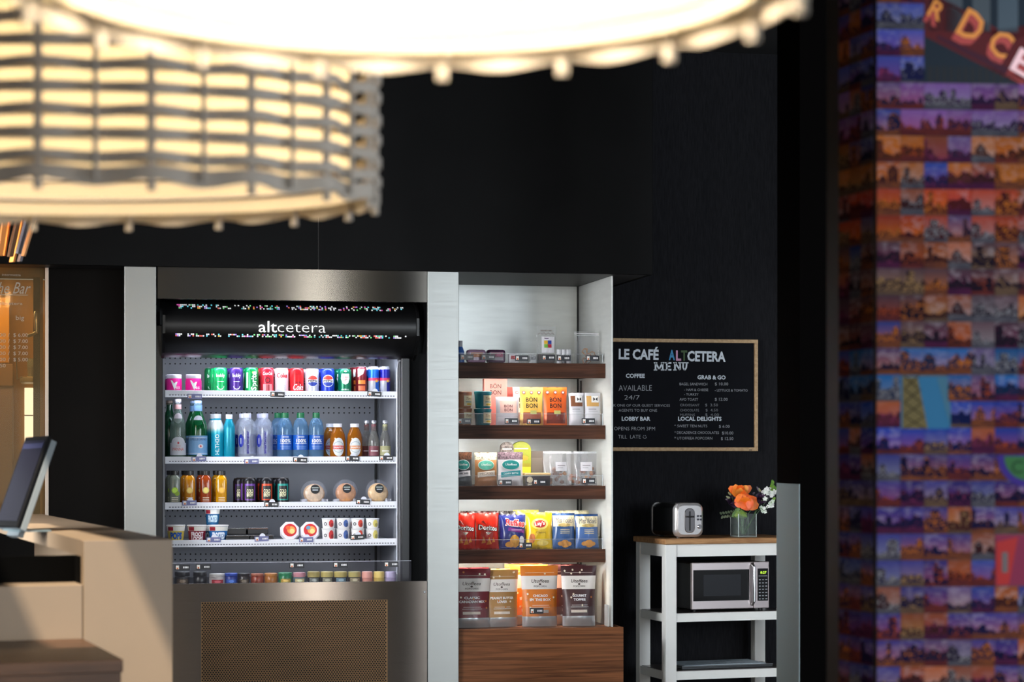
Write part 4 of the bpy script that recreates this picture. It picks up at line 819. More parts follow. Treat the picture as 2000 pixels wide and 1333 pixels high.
# ---- pouches
def pouch(t, w, h, d, kind='stand', mat=None, mf=None, wr=0.0, seed=0, back=None, flare=0.0):
    ph = seed*1.7
    def side(b_): k = b_/h; return (1-0.05*math.sin(PI*k) if kind == 'stand' else 1-0.07*math.sin(PI*k))*(1+flare*(k-0.5))
    def T(a, b_):
        k = min(1, max(0, b_/h)); c = max(0.0, 1-(2*a/w)**2)**0.55
        if kind == 'stand': p = max(0.0, 1-k)**0.7*min(1.0, 0.35+k*5)
        else: p = max(0.0, math.sin(PI*min(0.985, max(0.015, k))))**0.55
        q = d/2*c*p
        if wr: q += wr*c*(math.sin(a/w*17+ph+3*k)*math.sin(k*11+ph*2)+0.6*math.sin(a/w*31+k*23+ph))*(0.4+abs(k-0.5))
        return q
    def F(e): return lambda a, b_: Vector((a*side(b_), -T(a, b_)-e, b_))
    b = B(); b.sheet(F(0), -w/2, w/2, 0, h, 14, 18, mat, mf); part('pouch_front', b, t, smooth=True)
    b = B(); b.sheet(lambda a, b_: Vector((a*side(b_), T(a, b_)+0.0002, b_)), -w/2, w/2, 0, h, 10, 12, back or mat); part('pouch_back', b, t, smooth=True)
    return F
def place(name, label, cat, x0, x1, ytop, zb, v, group, tilt=0.0, rz=0.0):
    px = (x0+x1)/2; u = U(px, v); s = (U(x1, v)-U(x0, v)); h = Z(ytop, v, px)-zb
    return thing(name, label, cat, (u, v, zb+0.001), rz, group, rx=tilt), s, h
PAPER = 0.45
def words(b, F, lines, mat, bold=0.02):
    for t, x, z, hh, w in lines: b.text(t, F, x, z, hh, mat, w=w, bold=bold)
# row 4: crisps
def crisps(x0, x1, ytop, label, base, deco, seed, v=None, lean=-0.10, mf=None, zb=None, rz=0.0):
    v = VS+0.06 if v is None else v
    t, w, h = place('crisp_bag', label, 'crisps', x0, x1, ytop, ZB[3] if zb is None else zb, v, 'crisp bags on the lowest walnut shelf', lean, rz)
    F = pouch(t, w*1.04, h, 0.055, 'pillow', M(base, 0.3, coat=0.3), mf, 0.0035, seed)
    b = B(); b.rect(F(0.0009), -w*0.5, w*0.5, h*0.965, h, M(tuple(int(c*0.8) for c in base), 0.3), 8); b.rect(F(0.0009), -w*0.5, w*0.5, 0, h*0.035, M(tuple(int(c*0.8) for c in base), 0.3), 8); part('seal', b, t)
    b = B(); deco(b, F, w, h); part('label_print', b, t); return t
def dor(b, F, w, h):
    f, g = F(0.0018), F(0.0030)
    b.text('Doritos', f, 0, h*0.52, h*0.14, PRINT_K, w=w*0.92, bold=0.07, rot=-0.08); b.text('Doritos', g, 0, h*0.525, h*0.13, PRINT_W, w=w*0.86, bold=0.03, rot=-0.08)
    b.poly(g, [(-w*0.12, h*0.46), (w*0.16, h*0.46), (0, h*0.38)], M((245, 235, 220), 0.5)); b.poly(f, [(-w*0.02, h*0.44), (w*0.12, h*0.44), (w*0.04, h*0.40)], M((200, 30, 20), 0.5))
    for a, c, s in ((-0.2, 0.16, 0.2), (0.05, 0.12, 0.24), (0.25, 0.18, 0.17)): b.poly(f, [(w*(a-s/2), h*c), (w*(a+s/2), h*(c+0.02)), (w*a, h*(c+s*0.9))], M((224, 136, 40), 0.5))
    b.poly(f, [(-w*0.3, h*0.75), (-w*0.05, h*0.66), (-w*0.2, h*0.8)], M((120, 20, 14), 0.5))
crisps(930, 974, 1003, 'red tortilla crisp bag, whole front showing', (206, 40, 22), dor, 1)
crisps(886, 929, 1003, 'red tortilla crisp bag cut off by the steel column', (200, 38, 22), dor, 2)
def ruf(b, F, w, h):
    f, g = F(0.0018), F(0.0030)
    b.text('Ruffles', f, w*0.08, h*0.66, h*0.2, M((240, 230, 230), 0.5), w=w*0.8, bold=0.08, rot=-0.1); b.text('Ruffles', g, w*0.08, h*0.665, h*0.19, M((206, 26, 34), 0.5), w=w*0.74, bold=0.03, rot=-0.1)
    b.poly(f, [(-w*0.2, h*0.62), (w*0.45, h*0.55), (w*0.45, h*0.45), (-w*0.22, h*0.52)], M((120, 40, 130), 0.5)); b.rect(g, -w*0.1, w*0.34, h*0.535, h*0.555, M((220, 180, 225), 0.5), 3)
    b.ell(f, w*0.05, h*0.22, w*0.2, h*0.19, M((214, 156, 60), 0.5), 9); b.ell(f, -w*0.12, h*0.13, w*0.2, h*0.09, M((200, 140, 50), 0.5), 9); b.ell(f, w*0.34, h*0.26, w*0.1, h*0.12, M((225, 225, 230), 0.5), 9)
    b.rect(f, -w*0.45, w*0.45, h*0.05, h*0.06, M((120, 140, 190), 0.5), 6)
crisps(976, 1027, 1006, 'blue ridged crisp bag with red word', (32, 44, 124), ruf, 3)
def lay(b, F, w, h):
    f, g = F(0.0018), F(0.0030)
    b.ell(f, 0, h*0.68, w*0.34, h*0.16, M((246, 226, 120), 0.5), 20); b.ell(g, 0.0, h*0.68, w*0.25, h*0.105, M((200, 36, 34), 0.5), 20); b.text("Lay's", F(0.0042), 0, h*0.645, h*0.1, PRINT_W, w=w*0.4, bold=0.02, rot=0.1)
    b.text('Classic', f, w*0.03, h*0.42, h*0.06, M((120, 84, 20), 0.5), w=w*0.42); b.ell(f, -w*0.32, h*0.28, w*0.12, h*0.14, M((196, 110, 40), 0.5), 10); b.ell(f, w*0.1, h*0.16, w*0.24, h*0.08, M((236, 210, 110), 0.5), 12)
crisps(1028, 1079, 1002, 'yellow classic crisp bag in front', (232, 192, 10), lay, 4)
def vick(b, F, w, h):
    f, g = F(0.0018), F(0.0030)
    b.rect(f, -w*0.49, w*0.49, h*0.62, h*0.93, M((234, 222, 184), 0.5), 10, 4); b.text("Miss Vickie's", g, 0, h*0.72, h*0.16, M((40, 60, 100), 0.5), w=w*0.78, bold=0.0, skew=0.2); b.ell(g, 0, h*0.655, w*0.3, h*0.05, M((205, 178, 110), 0.5), 12)
    for k in range(3): b.rect(g, -w*0.2, w*0.25, h*(0.42+0.05*k), h*(0.437+0.05*k), M((205, 198, 160), 0.5), 3)
    for a, c, s in ((-0.15, 0.14, 0.16), (0.02, 0.18, 0.17), (0.18, 0.13, 0.16), (0.05, 0.09, 0.16)): b.ell(g, w*a, h*c, w*s, h*0.065, M((206, 144, 66), 0.5), 9)
crisps(1079, 1123, 1003, 'blue and cream kettle crisp bag, the left one', (44, 84, 140), vick, 5)
crisps(1124, 1170, 1005, 'blue and cream kettle crisp bag at the right end', (52, 94, 156), vick, 6, rz=0.12)
for x0, x1, yt, c, lb in ((890, 930, 999, (60, 14, 12), 'dark red crisp bag behind the cut off red one'), (932, 975, 999, (70, 16, 18), 'dark red crisp bag behind the whole red one'), (975, 1010, 999, (30, 26, 34), 'dark crisp bag behind the blue ridged one'), (1004, 1052, 997, (226, 200, 60), 'yellow crisp bag standing taller in the second row'), (1066, 1112, 999, (216, 206, 160), 'cream crisp bag behind the left kettle bag'), (1108, 1150, 998, (224, 214, 176), 'cream crisp bag behind the right kettle bag')):
    crisps(x0, x1, yt, lb, c, (lambda b, F, w, h: b.rect(F(0.0018), -w*0.3, w*0.3, h*0.6, h*0.8, M((220, 210, 190), 0.5), 4)), int(x0), v=VS+0.14, lean=-0.05)
# row 5: popcorn pouches
def popcorn(x0, x1, ytop, label, col, lines, seed, v, deco=True, rz=0.0, lean=-0.05):
    t, w, h = place('popcorn_pouch', label, 'popcorn', x0, x1, ytop, ZCB, v, 'popcorn pouches on the walnut cabinet', lean, rz)
    m = M(col, 0.35); mw = M((232, 226, 220), 0.35); ms = M((200, 204, 208), 0.25, 0.6)
    def mf(p, q): return ms if q < 0.165 else (mw if 0.61 < q < 0.84 else m)
    F = pouch(t, w*1.02, h, 0.085, 'stand', m, mf, 0.0018, seed, m, flare=0.10)
    f, g = F(0.0018), F(0.0030); b = B()
    b.text('Utoffeea', f, 0, h*0.72, h*0.06, M((60, 40, 34), 0.5), w=w*0.5, skew=0.25); b.text('POPCORN', f, 0, h*0.645, h*0.03, M((60, 40, 34), 0.5), w=w*0.36); b.ell(f, 0, h*0.695, w*0.035, h*0.014, M((60, 40, 34), 0.5))
    for i, l in enumerate(lines): b.text(l, f, 0, h*(0.485-0.065*i), h*0.042, PRINT_W, w=w*min(0.72, 0.062*len(l)), bold=0.03)
    b.rect(f, -w*0.25, w*0.25, h*0.345, h*0.35, PRINT_W, 4); b.rect(f, -w*0.28, w*0.28, h*0.315, h*0.32, PRINT_W, 4); b.rect(f, -w*0.27, w*0.23, h*0.225, h*0.27, M((228, 214, 200), 0.5), 5)
    b.rect(f, -w*0.4, w*0.4, h*0.88, h*0.884, M((235, 225, 215), 0.5), 8)
    rg_ = random.Random(seed)
    for k in range(9): b.ell(g, w*rg_.uniform(-0.42, 0.42), h*rg_.choice([rg_.uniform(0.86, 0.96), rg_.uniform(0.3, 0.58)]), w*0.028, h*0.018, M((235, 222, 200) if rg_.random() < 0.6 else (200, 120, 60), 0.5), 7)
    part('label_print', b, t); return t, w, h
vp = VC+0.085
a = popcorn(884, 957, 1112, 'maroon topped popcorn pouch beside the steel column', (116, 34, 44), ['CLASSIC', 'CANADIAN MIX'], 1, vp)
bq = popcorn(946, 1012, 1114, 'tan peanut butter popcorn pouch in front', (168, 124, 70), ['PEANUT BUTTER', 'LOVER'], 2, vp+0.02, rz=0.05)
c_ = popcorn(1019, 1089, 1106, 'orange popcorn pouch in the front row', (220, 122, 30), ['CHICAGO', 'BY THE BOX'], 3, vp+0.01)
d_ = popcorn(1098, 1163, 1106, 'dark brown popcorn pouch at the right end', (66, 32, 34), ['GOURMET', 'TOFFEE'], 4, vp, rz=-0.06)
for t, lb, du in ((a, 'maroon topped popcorn pouch in the second row', 0.012), (bq, 'tan popcorn pouch in the second row', -0.012), (c_, 'orange popcorn pouch in the second row', -0.03), (d_, 'dark brown popcorn pouch in the second row', -0.025)):
    o = t[0]; l = o.location; dup(o, (l.x+du, l.y+0.10, l.z), lb, 0.03)
    if lb.startswith(('orange', 'dark')): dup(o, (l.x+du*1.3, l.y+0.19, l.z), lb.replace('second', 'third'), -0.02)
# row 3: nut pouches
def nut(x0, x1, ytop, label, base, top, band, btxt, oval=(26, 140, 132), seed=1, v=None, metal=0.0, tilt=-0.04, rz=0.0, notop=False, lines=('CASHEW',)):
    v = VS+0.05 if v is None else v
    t, w, h = place('nut_pouch', label, 'pouch', x0, x1, ytop, ZB[2], v, 'nut pouches on the third walnut shelf', tilt, rz)
    m = M(base, 0.35, metal); mt = M(top, 0.4, noise=0.9, nscale=120) if not notop else m
    F = pouch(t, w, h, 0.05, 'stand', m, lambda p, q: mt if q > 0.78 else m, 0.0012, seed, m)
    f, g = F(0.0018), F(0.0030); b = B()
    if oval:
        b.ell(f, 0, h*0.62, w*0.38, h*0.155, M((225, 235, 232), 0.5), 22); b.ell(g, 0, h*0.62, w*0.35, h*0.14, M(oval, 0.5), 22); b.text('Utoffeea', F(0.0042), 0, h*0.6, h*0.07, PRINT_W, w=w*0.46, skew=0.2)
    b.poly(f, [(-w*0.40, h*0.24), (w*0.40, h*0.30), (w*0.40, h*0.46), (-w*0.40, h*0.40)], M(band, 0.5)); b.text(lines[0], g, 0, h*0.34, h*0.055, M(btxt, 0.5), w=w*0.6, rot=0.06, bold=0.02)
    part('label_print', b, t); return t
nut(886, 922, 884, 'dark nut pouch with white band beside the steel column', (52, 56, 60), (96, 60, 40), (226, 222, 226), (40, 40, 50), seed=1, lines=('DARK BARK',))
nut(927, 971, 885, 'cream and copper nut pouch with pale band', (196, 140, 92), (240, 214, 170), (222, 212, 200), (150, 140, 130), (90, 180, 160), 2, v=VS+0.075, lines=('PECANS',))
nut(972, 1022, 884, 'white nut pouch with teal oval and patterned top', (216, 214, 218), (120, 100, 110), (30, 142, 150), (225, 240, 240), (20, 136, 134), 3, lines=('CASHEW BRITTLE',))
def rounded(x0, x1, ytop, label, c1, c2, v, ptn):
    t, w, h = place('rounded_pouch', label, 'pouch', x0, x1, ytop, ZB[2], v, 'rounded pouches behind the nut pouches', -0.02)
    b = B(); n = 14; pts = [(-w/2, 0), (w/2, 0), (w/2, h-w*0.42)]+[(w/2*math.cos(PI*k/n), h-w*0.42+w*0.42*math.sin(PI*k/n)) for k in range(1, n)]+[(-w/2, h-w*0.42)]
    m = len(pts); b.add([(a_, -0.012, c) for a_, c in pts]+[(a_, 0.012, c) for a_, c in pts], [tuple(range(m)), tuple(range(m, 2*m))[::-1]]+[(k, m+k, m+(k+1) % m, (k+1) % m) for k in range(m)], M(c1, 0.4, noise=0.8 if ptn else 0.08, nscale=110)); part('pouch', b, t, bevel=0.004)
    b = B(); f = flat(-0.013); b.rect(f, -w*0.46, w*0.46, h*0.06, h*0.42, M(c2, 0.4)); b.rect(f, -w*0.46, w*0.46, h*0.42, h*0.5, M(tuple(int(x*0.7) for x in c2), 0.4)); b.ell(f, w*0.1, h*0.62, w*0.25, h*0.06, M((205, 150, 50), 0.5), 10); b.rect(f, -w*0.35, w*0.35, h*0.82, h*0.85, M((225, 225, 190), 0.5)); part('label_print', b, t)
rounded(977, 1003, 864, 'dark patterned pouch with rounded top in the second row', (108, 100, 98), (90, 84, 84), VS+0.15, True)
rounded(998, 1037, 863, 'lime green pouch with rounded top in the second row', (152, 160, 48), (226, 210, 50), VS+0.17, False)
t, w, h = place('snack_box', 'flat dark snack box with cream seal on the third walnut shelf', 'box', 1024, 1072, 926, ZB[2], VS+0.06, None)
b = B(); b.box(-w/2, w/2, -0.03, 0.05, 0, h*0.86, M((52, 40, 42), 0.5)); part('box', b, t, bevel=0.002)
b = B(); b.box(-w*0.52, w*0.52, -0.032, 0.052, h*0.86, h*1.05, M((222, 190, 140), 0.4)); part('lid', b, t, bevel=0.003)
b = B(); f = flat(-0.0308); b.ell(f, -w*0.33, h*0.5, h*0.26, h*0.26, M((206, 190, 160), 0.5), 16); b.rect(f, -w*0.42, -w*0.24, h*0.06, h*0.2, M((180, 170, 150), 0.5)); part('label_print', b, t)
t, w, h = place('snack_box', 'grey brown snack box standing in the back of the third walnut shelf', 'box', 1034, 1060, 882, ZB[2], VS+0.22, None)
b = B(); b.box(-w/2, w/2, -0.02, 0.02, 0, h, M((132, 122, 116), 0.4)); part('box', b, t, bevel=0.002); b = B(); b.rect(flat(-0.0205), -w*0.4, w*0.4, h*0.2, h*0.8, M((150, 140, 132), 0.4)); part('label_print', b, t)
def clearp(x0, x1, ytop, label, seed, food, v, zb, group, lab=True, fill=0.45):
    t, w, h = place('clear_pouch', label, 'pouch', x0, x1, ytop, zb, v, group, -0.03, 0.1 if seed % 2 else 0)
    F = pouch(t, w, h, 0.05, 'stand', CLEAR((214, 216, 222), 0.2, 0.12, 0.95), None, 0.002, seed)
    rg_ = random.Random(seed)
    for k in range(11):
        b = B(); x_, z_ = rg_.uniform(-0.34, 0.34)*w, h*(0.06+fill*rg_.random()); s = rg_.uniform(0.009, 0.014); q = [(s*math.cos(i*1.05+k)*rg_.uniform(0.7, 1.1), s*math.sin(i*1.05+k)*rg_.uniform(0.7, 1.1)) for i in range(6)]
        b.add([(x_+a_, -0.004, z_+c) for a_, c in q]+[(x_+a_*0.8, 0.006, z_+c*0.8) for a_, c in q]+[(x_+a_*0.6, -0.009, z_+c*0.6) for a_, c in q], [tuple(range(12, 18)), tuple(range(6, 12))[::-1]]+[(i, (i+1) % 6, 12+(i+1) % 6, 12+i) for i in range(6)]+[(i, 6+i, 6+(i+1) % 6, (i+1) % 6) for i in range(6)], M(rg_.choice(food), 0.6)); part('snack_piece', b, t)
    if lab: b = B(); f = F(0.0018); b.rect(f, -w*0.25, w*0.28, h*0.42, h*0.68, M((218, 216, 222), 0.5), 5, 3); b.rect(F(0.0030), -w*0.16, w*0.2, h*0.57, h*0.585, PRINT_K, 3); b.rect(F(0.0030), -w*0.16, w*0.1, h*0.51, h*0.52, M((90, 90, 100), 0.5), 3); part('label', b, t)
    b = B(); b.rect(F(0.002), -w*0.49, w*0.49, h*0.93, h*0.99, CLEAR((230, 232, 238), 0.6), 8); part('seal', b, t)
FD = [(150, 92, 56), (110, 66, 40), (176, 122, 76), (96, 60, 44)]
clearp(1072, 1116, 882, 'clear snack pouch with white label, left of two', 1, FD, VS+0.055, ZB[2], 'clear pouches on the third walnut shelf'); clearp(1121, 1166, 882, 'clear snack pouch with white label at the right end', 2, FD, VS+0.06, ZB[2], 'clear pouches on the third walnut shelf')
clearp(1060, 1100, 882, 'clear snack pouch half hidden in the second row', 3, FD, VS+0.14, ZB[2], 'clear pouches on the third walnut shelf', False); clearp(1106, 1148, 883, 'clear snack pouch with orange snack in the second row', 4, [(190, 104, 40), (170, 84, 30)], VS+0.15, ZB[2], 'clear pouches on the third walnut shelf', False)
# row 2: tubs, chocolate pouches
def tub(px, py0, py1, wpx, label, top, body):
    v = VS+0.05; zb = Z(py1, v, px) if py1 < 829 else ZB[1]; H = Z(py0, v, px)-zb; r = wpx/2/398
    t = thing('ice_cream_tub', label, 'tub', (U(px, v), v, zb), 0, 'snack tubs on the second walnut shelf')
    b = B(); b.lathe([(r*0.86, 0), (r*0.88, 0.003), (r, H*0.84)], M(body, 0.45), 22); part('tub', b, t, smooth=True)
    b = B(); b.lathe([(r*1.03, H*0.84), (r*1.04, H*0.88), (r*1.03, H*0.98), (r*0.96, H)], M(top, 0.4), 22); part('lid', b, t, smooth=True)
    f = cyl(r*0.95+0.0025); b = B(); b.rect(f, -r*0.1, r*1.2, H*0.12, H*0.76, M((216, 206, 170), 0.5), 7); g = cyl(r*0.95+0.0032); b.text('Tiny', g, r*0.5, H*0.5, H*0.17, M((150, 80, 40), 0.5), w=r*0.8, skew=0.2); b.rect(g, r*0.1, r*1.0, H*0.34, H*0.38, M((40, 120, 130), 0.5), 5); b.ell(g, r*0.6, H*0.22, r*0.4, H*0.06, M((206, 170, 60), 0.5), 10); part('label_print', b, t)
for px, y0, y1, nm, top, body in ((905, 766, 797, 'upper brown lidded', (150, 96, 70), (170, 120, 90)), (905, 798, 830, 'lower brown lidded', (150, 96, 70), (160, 112, 86)), (943, 765, 798, 'upper teal', (16, 128, 142), (14, 118, 132)), (943, 799, 830, 'lower teal', (12, 112, 124), (10, 104, 116))):
    tub(px, y0, y1, 33, nm+' snack tub on the second walnut shelf', top, body)
def bonbox(x0, x1, y0, zb, v, label, col, word=True, h=None):
    t, w, hh = place('chocolate_box', label, 'box', x0, x1, y0, zb, v, 'pink chocolate boxes')
    h = hh if h is None else h; b = B(); b.box(-w/2, w/2, -0.02, 0.02, 0, h, M(col, 0.5)); part('box', b, t, bevel=0.0015)
    if word:
        b = B(); f = flat(-0.0206); b.text('B\u00d6N', f, 0, h-0.047, 0.022, PRINT_K, w=w*0.48, bold=0.01); b.text('BON', f, 0, h-0.078, 0.022, PRINT_K, w=w*0.48, bold=0.01); part('lettering', b, t)
bonbox(944, 989, 741, ZB[1], VS+0.15, 'dusty pink chocolate box standing behind the tubs', (206, 120, 112))
bonbox(978, 1001, 757, ZB[1], VS+0.20, 'coral chocolate box behind the pink one', (214, 100, 90), False)
def bon(x0, x1, ytop, label, col, low, v=None, seed=1):
    v = VS+0.05 if v is None else v; t, w, h = place('chocolate_pouch', label, 'pouch', x0, x1, ytop, ZB[1], v, 'chocolate pouches on the second walnut shelf', -0.05)
    m = M(col, 0.4); F = pouch(t, w, h, 0.045, 'stand', m, None, 0.001, seed, m); f, g = F(0.0018), F(0.0030); b = B()
    b.text('B\u00d6N', f, 0, h*0.61, h*0.12, PRINT_K, w=w*0.5, bold=0.012); b.text('BON', f, 0, h*0.45, h*0.12, PRINT_K, w=w*0.5, bold=0.012)
    for k in (-0.33, 0, 0.33): b.ell(f, w*k, h*0.86, w*0.08, h*0.05, M((140, 70, 66), 0.5), 14); b.ell(g, w*k, h*0.86, w*0.045, h*0.027, M((236, 220, 214), 0.5), 10)
    b.rect(f, -w*0.38, w*0.4, h*0.04, h*0.33, CLEAR(low, 0.85), 7, 3); b.rect(g, -w*0.08, w*0.2, h*0.28, h*0.38, M((196, 190, 110), 0.5), 3)
    part('label_print', b, t); return t
bon(1015, 1061, 757, 'yellow chocolate pouch on second walnut shelf', (246, 196, 92), (170, 90, 66)); bon(1061, 1108, 757, 'orange chocolate pouch on second walnut shelf', (234, 100, 30), (130, 54, 40), seed=2)
o = bon(1002, 1046, 757, 'pale chocolate pouch in the second row behind the yellow one', (240, 214, 196), (190, 150, 140), VS+0.12, 3)
t, w, h = place('cake_pouch', 'white pouch with pink panel on the second walnut shelf', 'pouch', 968, 1014, 776, ZB[1], VS+0.055, None, -0.04)
F = pouch(t, w, h, 0.04, 'stand', M((214, 208, 216), 0.4), None, 0.001, 5); b = B(); f, g = F(0.0018), F(0.0030)
b.rect(f, -w*0.34, w*0.4, h*0.42, h*0.86, M((240, 196, 186), 0.5), 6, 4); words(b, g, [('BON', 0.03*w, h*0.62, h*0.1, w*0.36), ('BON', 0.03*w, h*0.48, h*0.1, w*0.36)], M((120, 60, 60), 0.5)); b.rect(f, -w*0.45, w*0.45, h*0.3, h*0.31, M((170, 160, 180), 0.5), 6); part('label_print', b, t)
def whitep(x0, x1, label, lab, seed):
    t, w, h = place('white_pouch', label, 'pouch', x0, x1, 768, ZB[1], VS+0.055, 'white pouches on the second walnut shelf', -0.04)
    F = pouch(t, w, h, 0.045, 'stand', M((206, 206, 212), 0.35), None, 0.001, seed); b = B(); f, g = F(0.0018), F(0.0030)
    b.rect(f, -w*0.4, w*0.4, h*0.58, h*0.9, M(lab, 0.5), 6, 3); b.rect(g, -w*0.1, w*0.38, h*0.7, h*0.9, PRINT_W, 5, 2); b.poly(F(0.0042), [(w*0.02, h*0.74), (w*0.3, h*0.86), (w*0.3, h*0.74), (w*0.02, h*0.86)], PRINT_K); b.rect(f, -w*0.3, w*0.2, h*0.48, h*0.5, M((120, 120, 130), 0.5), 4); b.rect(f, -w*0.3, w*0.3, h*0.42, h*0.43, M((150, 150, 160), 0.5), 4); part('label_print', b, t)
whitep(1111, 1141, 'white snack pouch with dark brown label', (120, 72, 44), 1); whitep(1142, 1173, 'white snack pouch with golden tan label', (206, 160, 92), 2)
# row 1: toiletries and small packs
t = bottle('spray_bottle', 'blue and white spray bottle cut off by the steel column', 898, 16, 666, 0, [(0.9, 0), (1, 0.03), (1, 0.5), (0.6, 0.7), (0.5, 0.75)], M((60, 110, 190), 0.35), (0.55, 0.72), M((205, 205, 214), 0.4), None, None)
t.location = (U(899, VS+0.05), VS+0.05, ZB[0]); 
for ch in t.children: ch.scale = (1, 1, (Z(666, VS+0.05, 899)-ZB[0])/(Z(666, 0.06, 898)-ZSH[0]))
def soft(x0, x1, ytop, label, c, c2, d=0.05, cat='pack', rr=0.012, v=None):
    v = VS+0.06 if v is None else v; t, w, h = place('small_pack', label, cat, x0, x1, ytop, ZB[0], v, 'small packs on the top walnut shelf')
    b = B(); b.box(-w/2, w/2, -d/2, d/2, 0, h, M(c, 0.3, coat=0.2)); part('pack', b, t, bevel=min(rr, h*0.3))
    b = B(); f = flat(-d/2-0.0008); b.rect(f, -w*0.32, w*0.34, h*0.42, h*0.78, M(c2, 0.4)); b.ell(flat(-d/2-0.0014), w*0.1, h*0.6, w*0.12, h*0.12, M(tuple(min(255, x+50) for x in c2), 0.4)); part('label_print', b, t)
soft(911, 948, 684, 'pink and orange soft pack on the top walnut shelf', (196, 150, 186), (214, 120, 60)); soft(950, 986, 684, 'plum purple soft pack on the top walnut shelf', (84, 40, 78), (150, 30, 84))
soft(993, 1012, 692, 'white sachet with red oval on the top walnut shelf', (190, 186, 194), (190, 60, 66), 0.03, rr=0.004); soft(1034, 1047, 694, 'small white sachet left of the clear bag', (206, 208, 212), (180, 182, 188), 0.03, rr=0.004)
t, w, h = place('gift_bag', 'clear upright bag with rainbow square label on the top walnut shelf', 'bag', 1047, 1086, 638, ZB[0], VS+0.07, None)
F = pouch(t, w, h, 0.05, 'stand', CLEAR((216, 220, 224), 0.14, 0.1, 0.95), None, 0.002, 9); b = B(); f, g = F(0.0018), F(0.0036)
b.rect(f, -w*0.26, w*0.42, h*0.28, h*0.72, M((226, 224, 230), 0.45), 5, 4)
for i, c in enumerate(((120, 180, 60), (200, 30, 60), (230, 180, 40), (40, 70, 170))): b.rect(g, -w*0.14+w*0.2*(i % 2), -w*0.14+w*0.2*(i % 2)+w*0.19, h*(0.42+0.1*(i//2)), h*(0.515+0.1*(i//2)), M(c, 0.45), 2)
b.rect(g, -w*0.12, w*0.1, h*0.66, h*0.68, M((90, 60, 100), 0.5), 2); b.rect(f, -w*0.3, w*0.3, h*0.86, h*0.9, M((150, 146, 140), 0.5), 4); part('label', b, t)
b = B(); b.box(-w*0.4, w*0.4, -0.015, 0.015, 0.002, h*0.26, M((90, 80, 78), 0.5)); part('contents', b, t, bevel=0.003)
b = B(); b.tube([(w*(-0.4+0.1*k), -0.004*(k % 2), h*(0.78+0.04*(k % 2))) for k in range(9)], 0.003, M((176, 170, 166), 0.5)); part('tie', b, t)
for k, (px, c) in enumerate(((1092, (190, 192, 198)), (1101, (60, 62, 74)), (1110, (176, 178, 186)))):
    v = VS+0.06; r_ = 5.5/398; H = Z(683, v, px)-ZB[0]; t = thing('lip_balm_tube', ('pale', 'black and white striped', 'silver')[k]+' small tube on the top walnut shelf', 'tube', (U(px, v), v, ZB[0]), 0, 'small tubes on the top walnut shelf')
    b = B(); b.lathe([(r_, 0), (r_, H*0.6), (r_*0.96, H*0.62)], M(c, 0.4), 12); part('tube', b, t, smooth=True)
    b = B(); b.lathe([(r_, H*0.62), (r_, H*0.97), (r_*0.9, H)], M((205, 206, 212), 0.3), 12); part('cap', b, t, smooth=True)
    b = B(); f = cyl(r_+0.0006)
    for q in range(3): b.rect(f, -r_*1.1+q*r_*0.75, -r_*1.1+q*r_*0.75+r_*0.35, H*0.2, H*0.6, PRINT_W if k == 1 else M((70, 74, 84), 0.5), 2)
    part('label_print', b, t)
t, w, h = place('pretzel_bag', 'clear zip bag of pretzel twists at the right end of the top walnut shelf', 'bag', 1121, 1172, 648, ZB[0], VS+0.065, None, -0.03)
F = pouch(t, w, h, 0.045, 'stand', CLEAR((220, 224, 228), 0.1, 0.08, 0.96), None, 0.001, 4, flare=-0.06); b = B(); f = F(0.0018)
b.rect(f, -w*0.49, w*0.49, h*0.91, h*0.94, CLEAR((240, 242, 246), 0.7), 8); b.rect(f, -w*0.49, w*0.49, h*0.86, h*0.875, CLEAR((240, 242, 246), 0.7), 8); part('zip_seal', b, t)
rg_ = random.Random(8)
for k in range(9):
    b = B(); x_, z_ = rg_.uniform(-0.2, 0.34)*w, h*rg_.uniform(0.08, 0.38); b.tube([(x_+0.016*math.cos(a_*1.05+k)*(1 if a_ % 2 else 0.5), -0.004+0.003*math.sin(a_), z_+0.016*math.sin(a_*1.05+k)) for a_ in range(7)], 0.0026, M(rg_.choice([(176, 130, 88), (140, 92, 58), (200, 166, 130)]), 0.6), 5); part('pretzel', b, t, smooth=True)
# ------------------------------------------------------------------ menu board
VM = VW-0.03
bd = thing('menu_board', 'black chalk menu board in a pale wooden frame', 'menu board')
x0, x1 = U(1172, VM), U(1480, VM); zt_, zb_ = Z(662.5, VM, 1340), Z(881.5, VM, 1340); fw = 0.019
FWD = WOOD((176, 142, 104), (206, 174, 134), 0.55, (20, 20, 20), 3.0)
b = B(); b.box(x0+fw, x1-fw, VM+0.008, VM+0.014, zb_+fw, zt_-fw, M((20, 21, 26), 0.8, spec=0.1, noise=0.12, nscale=8)); part('slate', b, bd)
for a in ((x0, x1, zt_-fw, zt_), (x0, x1, zb_, zb_+fw), (x0, x0+fw, zb_+fw, zt_-fw), (x1-fw, x1, zb_+fw, zt_-fw)):
    b = B(); b.box(a[0], a[1], VM-0.006, VM+0.028, a[2], a[3], FWD); part('frame_bar', b, bd, bevel=0.0015)
b = B(); u, z = UZ(1466, 879.5, VM-0.0065); b.box(u-0.008, u+0.008, VM-0.0072, VM-0.006, z-0.002, z+0.002, PRINT_K); part('maker_plate', b, bd)
fm = flat(VM+0.0072); CW = M((225, 232, 240), 0.7); CH = M((176, 178, 184), 0.8); CHD = M((140, 142, 148), 0.8)
def bt(b, s, px0, px1, pyb, hpx, mat, bold=0.0, rot=0.0):
    u0_, z_ = UZ(px0, pyb, VM); u1_ = U(px1, VM); b.text(s, fm, u0_, z_, hpx/ (FPX/11.15), mat, w=u1_-u0_, al='l', bold=bold, rot=rot)

